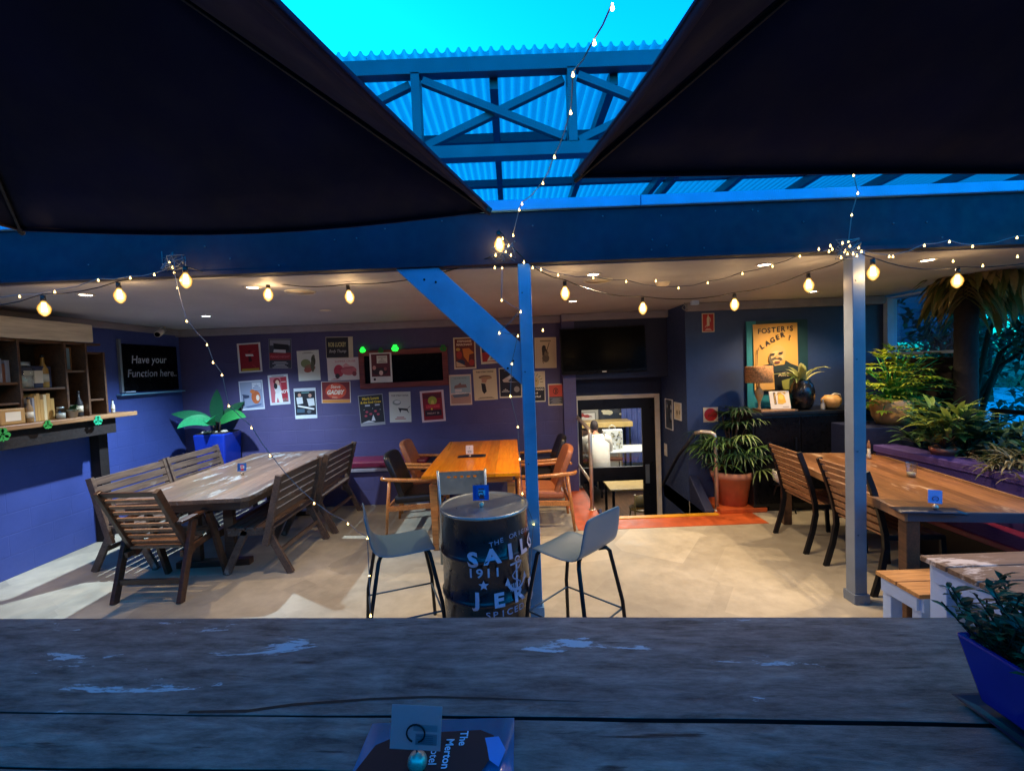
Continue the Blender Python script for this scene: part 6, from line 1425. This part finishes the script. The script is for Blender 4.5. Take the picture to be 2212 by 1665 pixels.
for k in range(72):
    a = rr.uniform(0, 2 * pi); hh = rr.uniform(.06, .80 if cos(a) > -.1 else .46); rad = rr.uniform(.10, .30) * (1.25 if hh < .5 else .9); tip = Vector((rad * cos(a), rad * sin(a) * .8, hh)); st.tube([(0, 0, 0), tip * .5 + Vector((0, 0, .06)), tip], .005, 5)
    base_c = rr.choice(['#34552e', '#5a7d3e', '#7f9a58', '#2a4830'])
    out = Vector((cos(a), sin(a), rr.uniform(.1, .7)))
    for j in range(rr.randint(8, 12)):
        sp = R(-95 + 190 * j / 9); d = Vector((out.x * cos(sp) - out.y * sin(sp), out.x * sin(sp) + out.y * cos(sp), out.z + .25 * cos(sp)))
        m.cur = leafcol(base_c, rr, .4); m.blade(tip, d, rr.uniform(.20, .30), rr.uniform(.016, .024), rr.uniform(1.3, 2.6), 4, fold=.2)
m.build('fronds', 'leaf', t, colors=True); st.build('stems', 'bark', t)
t = thing('plant_stand', 'black stand holding a white bowl right of the terracotta pot', 'stand', (3.02, 5.0, 0))
for k in range(3): a = k * 2.1; MB().bar((.05 * cos(a), .05 * sin(a), .34), (.16 * cos(a), .16 * sin(a), 0), .014, .014).build('leg', 'black_metal', t)
MB().lathe([(.08, .34), (.08, .355), (.0001, .356)], 16).build('plate', 'black_metal', t)
t = thing('bowl', 'white rounded bowl on the black stand near the cabinet', 'bowl', (3.02, 5.0, .357)); MB().lathe([(.04, 0), (.085, .04), (.10, .10), (.092, .15), (.085, .15), (.09, .10), (.0001, .03)], 20).build('shell', 'white_plastic', t)
# planter wall
t = thing('planter_wall', 'long low purple painted block planter along the right side', 'planter', (3.72, 2.0, 0))
def uvb(m, n, mat, b=0): return m.build(n, mat, t, bevel=b, uvbox=True)
uvb(MB().box(0, .20, -4, 2.55, 0, .78), 'front_wall', 'planter_paint', .006); uvb(MB().box(-.02, .22, -4, 2.56, .781, .85), 'coping', 'planter_paint', .008); uvb(MB().box(.95, 1.1, -4, 2.55, 0, .85), 'rear_wall', 'planter_paint', .006)
MB().box(.201, .949, -4, 2.55, .0, .74).build('soil', 'soil', t)
t = thing('planter_box', 'dark navy raised box at the far end of the purple planter', 'planter', (4.14, 4.95, 0)); MB().box(-.50, .50, -.36, .40, 0, 1.02).build('box', 'wall_stair', t, bevel=.01, uvbox=True)
def clump(t, n, spread, h, cols, L, Wd, seed, dr=(.6, 1.6), up=(.3, 1.8), shape='ovate', yk=1.0, name='leaves', origin=(0, 0, 0), mat='leaf', branch=True, sz=None):
    rr = random.Random(seed); m = MB(); st = MB(); O = Vector(origin)
    for k in range(n):
        a = rr.uniform(0, 2 * pi); q = rr.random() ** .6; hh = h * rr.uniform(.15, 1) * (1 - .35 * q); tip = O + Vector((spread * q * cos(a), spread * q * sin(a) * yk, hh))
        if branch and k % 3 == 0: st.tube([O, O.lerp(tip, .5) + Vector((0, 0, .04 * h)), tip], [.008, .006, .003], 5)
        c_ = rr.choice(cols)
        for j in range(rr.randint(3, 6)):
            b = a + rr.uniform(-1.6, 1.6); m.cur = leafcol(c_, rr, .35)
            m.blade(tip, (cos(b), sin(b), rr.uniform(*up)), rr.uniform(*L), rr.uniform(*Wd), rr.uniform(*dr), 4, shape=shape, fold=.15)
    m.build(name, mat, t, colors=True)
    if branch: st.build('stems', 'bark', t)
c = onz(1935, 938, 1.021)
t = thing('bark_pot', 'rounded tan pot overflowing with yellow green leaves, right of the grey post', 'pot', (4.10, 4.80, 1.021)); MB().lathe([(.13, 0), (.17, .08), (.19, .20), (.185, .26), (.17, .27), (.16, .25), (.0001, .24)], 28).build('pot', 'pumpkin', t)
t = thing('philodendron', 'bright yellow green lobed plant in the tan pot on the navy box', 'plant', (4.10, 4.80, 1.27))
rr = random.Random(77); m = MB(); st = MB()
for k in range(190):
    a = rr.uniform(0, 2 * pi); q = rr.random() ** .7; tip = Vector((.50 * q * cos(a) + .10, .30 * q * sin(a) - .05, rr.uniform(-.26, .62) * (1 - .4 * q) + .05)); 
    if k % 2 == 0: st.tube([(0, 0, 0), tip * .5 + Vector((0, 0, .08)), tip], [.007, .005, .004], 5)
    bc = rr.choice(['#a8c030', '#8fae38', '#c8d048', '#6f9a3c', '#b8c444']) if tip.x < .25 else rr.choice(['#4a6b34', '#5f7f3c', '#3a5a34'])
    out = Vector((cos(a), sin(a) - .5, rr.uniform(-.1, .8)))
    for j in range(7):
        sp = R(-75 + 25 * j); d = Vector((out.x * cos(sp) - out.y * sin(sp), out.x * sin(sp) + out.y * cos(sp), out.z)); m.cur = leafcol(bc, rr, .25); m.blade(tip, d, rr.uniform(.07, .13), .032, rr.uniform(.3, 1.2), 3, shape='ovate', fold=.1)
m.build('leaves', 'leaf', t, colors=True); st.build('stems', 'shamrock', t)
c = onz(2025, 985, .86)
t = thing('small_terracotta_pot', 'small terracotta pot on the purple planter in front of the leafy plants', 'pot', (c.x + .15, c.y + .1, .745)); pot(t, .10, .17)
t = thing('strap_leaf_plant', 'strap leaved plant with pale yellow stems in the small terracotta pot', 'plant', (c.x + .15, c.y + .1, .90))
clump(t, 46, .24, .42, ['#5f7a34', '#3f5f34', '#8a9a44', '#2f4f34'], (.14, .26), (.03, .055), 5, shape='lance')
t = thing('leafy_shrub', 'dense mid green shrub in the purple planter behind the strap leaved plant', 'shrub', (4.25, 4.15, .74)); clump(t, 110, .36, .52, ['#3a5a2c', '#4f7038', '#2c4a34', '#5f7f5a'], (.10, .18), (.03, .06), 6)
t = thing('leafy_shrub', 'dark green shrub in the purple planter at the right edge beside the railing', 'shrub', (4.35, 3.55, .74)); clump(t, 130, .42, .36, ['#2c4430', '#3a5a34', '#23382c', '#4a6848'], (.08, .16), (.025, .05), 8)
t = thing('trailing_grass_plant', 'dry trailing stems spilling over the coping of the purple planter', 'plant', (4.0, 3.35, .76)); clump(t, 60, .32, .22, ['#6a6844', '#4a5838', '#8a8460'], (.12, .24), (.01, .02), 9, shape='lance', dr=(1.2, 2.4))
t = thing('leafy_shrub', 'low dark shrub at the near end of the purple planter', 'shrub', (4.25, 2.75, .74)); clump(t, 110, .42, .42, ['#2c4430', '#3a5a34', '#23382c'], (.08, .16), (.025, .05), 12)
# railing
t = thing('railing', 'black metal garden railing behind the planter shrubs', 'railing', (4.92, 3.0, 0)); MB().tube([(0, -4, 1.16), (0, 1.55, 1.16)], .025, 10).build('top_rail', 'black_metal', t)
for y in (-3.5, -2.2, -.9, .4, 1.5): MB().tube([(0, y, 0), (0, y, 1.15)], .018, 8).build('upright', 'black_metal', t)
MB().tube([(0, -4, .9), (0, 1.55, .9)], .012, 8).build('mid_rail', 'black_metal', t)
# palm
t = thing('palm_tree', 'dark straight trunked palm with drooping half dry fronds by the garden opening', 'palm', (4.52, 4.42, -.5))
m = MB(); pr = []
for i in range(60): z = i * .052; pr.append((.088 + .005 * (i % 2), z))
m.lathe(pr, 20); m.build('trunk', 'brown_timber', t)
rr = random.Random(41); m = MB(); st = MB(); top = Vector((0, 0, 3.02))
for k in range(26):
    a = rr.uniform(0, 2 * pi) if k > 9 else R(rr.uniform(-60, 110)); el = rr.uniform(-.5, .9); d = Vector((cos(a), sin(a), el)).normalized(); L_ = rr.uniform(.28, .55) * (.62 if cos(a) < 0 else 1); p = top.copy(); pts = [p.copy()]
    for s_ in range(8): p = p + d * L_ / 8; d = (d + Vector((0, 0, -.20))).normalized(); pts.append(p.copy())
    if max(q.z for q in pts) > 2.96 + .5: continue
    st.tube(pts, [.012 - .001 * i for i in range(9)], 5)
    for i in range(2, 9):
        for sd in (-1, 1):
            dd = (pts[i] - pts[i - 1]).normalized(); side = dd.cross(Vector((0, 0, 1))).normalized() * sd; m.cur = leafcol(rr.choice(['#6a6630', '#8a8244', '#a08c54', '#5a6630', '#b0945f']), rr, .3)
            m.blade(pts[i], side + dd * .8 + Vector((0, 0, -.2)), rr.uniform(.26, .46), rr.uniform(.035, .07), rr.uniform(.8, 2.0), 4, fold=.2)
m.build('fronds', 'leaf', t, colors=True); st.build('frond_ribs', 'bark', t)
# window frame
t = thing('garden_window', 'pale blue framed fixed window looking out on the trees beside the slate wall', 'window', (4.76, 5.05, 1.76))
y0, y1, z0, z1 = -.42, .50, 0, .72
MB().box(-.04, .04, y0, y1, z0, z0 + .035).build('sill', 'white_timber', t, bevel=.003); MB().box(-.08, .04, y1 - .02, y1 + .045, z0, z1).build('frame', 'white_timber', t, bevel=.003); MB().box(-.04, .04, y0 - .03, y0, z0, z1).build('frame', 'white_timber', t); MB().box(-.04, .04, y0, y1, z1 - .02, z1).build('head', 'white_timber', t)
MB().box(-.004, .004, y0, y1, z0 + .035, z1 - .02).build('pane', 'glass', t)
# near plant trough on the high table
t = thing('plant_trough', 'glossy cobalt blue ceramic trough on the right of the foreground table', 'planter', (1.10, .70, 1.001))
def ring(hx, hy, z): return [(-hx, -hy, z), (hx, -hy, z), (hx, hy, z), (-hx, hy, z)]
m = MB(); lv = [ring(.112, .235, .012), ring(.135, .268, .148), ring(.123, .256, .148), ring(.118, .25, .12)]
vs = sum(lv, []); fs = [(3, 2, 1, 0)] + [(4 * l + k, 4 * l + (k + 1) % 4, 4 * l + 4 + (k + 1) % 4, 4 * l + 4 + k) for l in range(3) for k in range(4)] + [(12, 13, 14, 15)]
m.add(vs, fs).build('trough', 'blue_glaze', t, bevel=.006)
MB().box(-.115, .115, -.245, .245, .121, .128).build('soil', 'soil', t)
t = thing('saucer', 'dark blue rectangular saucer under the cobalt trough', 'saucer', (1.10, .70, 1.0012)); m = MB(); lv = [ring(.118, .245, 0), ring(.142, .272, .012), ring(.134, .264, .012), ring(.112, .24, .007)]
vs = sum(lv, []); m.add(vs, fs).build('dish', 'saucer_glaze', t, bevel=.003)
for o in list(bpy.data.objects):
    if o.name.startswith('plant_trough'): o.location.z += .009
t = thing('flowering_herb', 'small leaved dark green herb with yellow flowers in the cobalt trough', 'plant', (1.10, .70, 1.135)); rr = random.Random(51); m = MB(); st = MB()
for k in range(480):
    x, y = rr.uniform(-.11, .11), rr.uniform(-.23, .24); hh = rr.uniform(.04, .15); a = rr.uniform(0, 2 * pi); x = -.11 + .22 * rr.random() ** 1.4; tip = Vector((x * 1.12 + .06 * cos(a), y + .06 * sin(a), hh)); st.tube([(x, y, 0), tip], .0016, 4)
    for j in range(11):
        f_ = rr.uniform(.25, 1.0); q = Vector((x, y, 0)).lerp(tip, f_); b = rr.uniform(0, 2 * pi); m.cur = leafcol(rr.choice(['#2c5238', '#3a6446', '#4c7a50', '#223f30']), rr); m.blade(q, (cos(b), sin(b), rr.uniform(.3, 1.2)), rr.uniform(.022, .042), rr.uniform(.010, .016), .8, 3, shape='ovate', fold=.1)
m.build('leaves', 'leaf', t, colors=True); st.build('stems', 'bark', t)
for (x, y, z) in ((-.03, .12, .14), (.02, .02, .155), (-.06, -.1, .15), (.06, .15, .13)):
    m = MB()
    for k in range(6): a = k * pi / 3; m.cur = lin('#d8b820'); m.blade((x, y, z), (cos(a), sin(a), .5), .017, .012, .6, 3, shape='ovate')
    m.build('flower', 'leaf', t, colors=True)
# =================================================================== GARDEN OUTSIDE
def tree(loc, h, r, label, seed, cols, n=420):
    rr = random.Random(seed); t = thing('garden_tree', label, 'tree', loc, 0, 'trees in the garden beyond the railing')
    tr = MB(); tr.tube([(0, 0, 0), (rr.uniform(-.1, .1), 0, h * .3), (rr.uniform(-.2, .2), rr.uniform(-.2, .2), h * .65)], [.15, .11, .06], 9); cl = []
    for k in range(9):
        a = rr.uniform(0, 2 * pi); c = Vector((r * .65 * cos(a), r * .65 * sin(a), h * rr.uniform(.30, .95))); cl.append((c, r * rr.uniform(.28, .5))); tr.tube([(0, 0, h * rr.uniform(.2, .5)), c * .55 + Vector((0, 0, c.z * .35)), c], [.05, .03, .012], 6)
    tr.build('trunk', 'bark', t); m = MB()
    for k in range(n):
        c, q = rr.choice(cl); v = Vector((rr.gauss(0, 1), rr.gauss(0, 1), rr.gauss(0, .8))).normalized() * q * rr.random() ** .4; base_c = rr.choice(cols)
        for j in range(4):
            m.cur = leafcol(base_c, rr, .4); m.blade(c + v, (rr.uniform(-1, 1), rr.uniform(-1, 1), rr.uniform(-.6, .6)), rr.uniform(.12, .24), rr.uniform(.05, .10), 1.0, 2, shape='ovate')
    m.build('crown', 'leaf_outdoor', t, colors=True)
GC = ['#4f7058', '#3f5f50', '#66805a', '#507868']
for i, (x, y, h, r_, lb) in enumerate(((8.0, 8.2, 4.2, 1.5, 'dark bushy tree seen straight through the garden window'), (10.3, 9.6, 5.0, 1.9, 'tall tree with sky gaps right of the palm trunk'), (7.4, 9.9, 4.0, 1.5, 'smaller tree at the left side of the garden window'), (12.4, 10.5, 5.6, 2.0, 'tree at the right edge behind the palm fronds'), (10.0, 12.5, 6.2, 2.3, 'tall far tree behind the garden window'), (14.5, 13.5, 6.4, 2.4, 'far tree beyond the pale boundary wall'), (7.0, 6.9, 3.4, 1.1, 'slender tree close behind the window glass'))):
    tree((x, y, -1.35), h + .8, r_, lb, 60 + i, GC)
m = MB(); rr = random.Random(90)
for k in range(2600):
    x = rr.uniform(5.5, 24); p = Vector((x, 13.5 + rr.uniform(-1, 1) + (x - 8) * .25, -1.3 + rr.random() ** 1.3 * (2.6 + .5 * sin(x * 1.3))))
    m.cur = leafcol(rr.choice(GC), rr, .4); m.blade(p, (rr.uniform(-1, 1), rr.uniform(-1, 1), rr.uniform(-.5, .8)), rr.uniform(.4, .7), rr.uniform(.22, .36), .8, 2, shape='ovate')
o = m.build('far_hedge', 'leaf_outdoor', colors=True); tag(o, 'mass of dark hedge and bushes closing the garden behind the trees', 'hedge', kind='stuff')
t = thing('shed_roof', 'pale low sloping roof catching the sky beyond the black railing at the right edge', 'roof', (8.0, 8.0, 0), R(-8)); m = MB(); m.hexa([(0, 0, .02), (6, 0, .02), (6, 2.6, .86), (0, 2.6, .86), (0, 0, .07), (6, 0, .07), (6, 2.6, .91), (0, 2.6, .91)]); m.build('roof_panel', 'pale_render', t, bevel=.01)
for x in (.1, 5.9):
    for y, hh in ((.1, .05), (2.5, .82)): MB().box(x - .05, x + .05, y - .05, y + .05, -1.35, hh).build('post', 'black_metal', t)
# unseen closing walls and the added sky blocker count as setting
for o in bpy.data.objects:
    l = o.get('label', '')
    if o.name.startswith(('sky_blocker', 'well_wall')) or l.startswith(('left wall of the dining room', 'right wall of the dining room')):
        for k in ('label', 'category'):
            if k in o: del o[k]
        o['kind'] = 'structure'
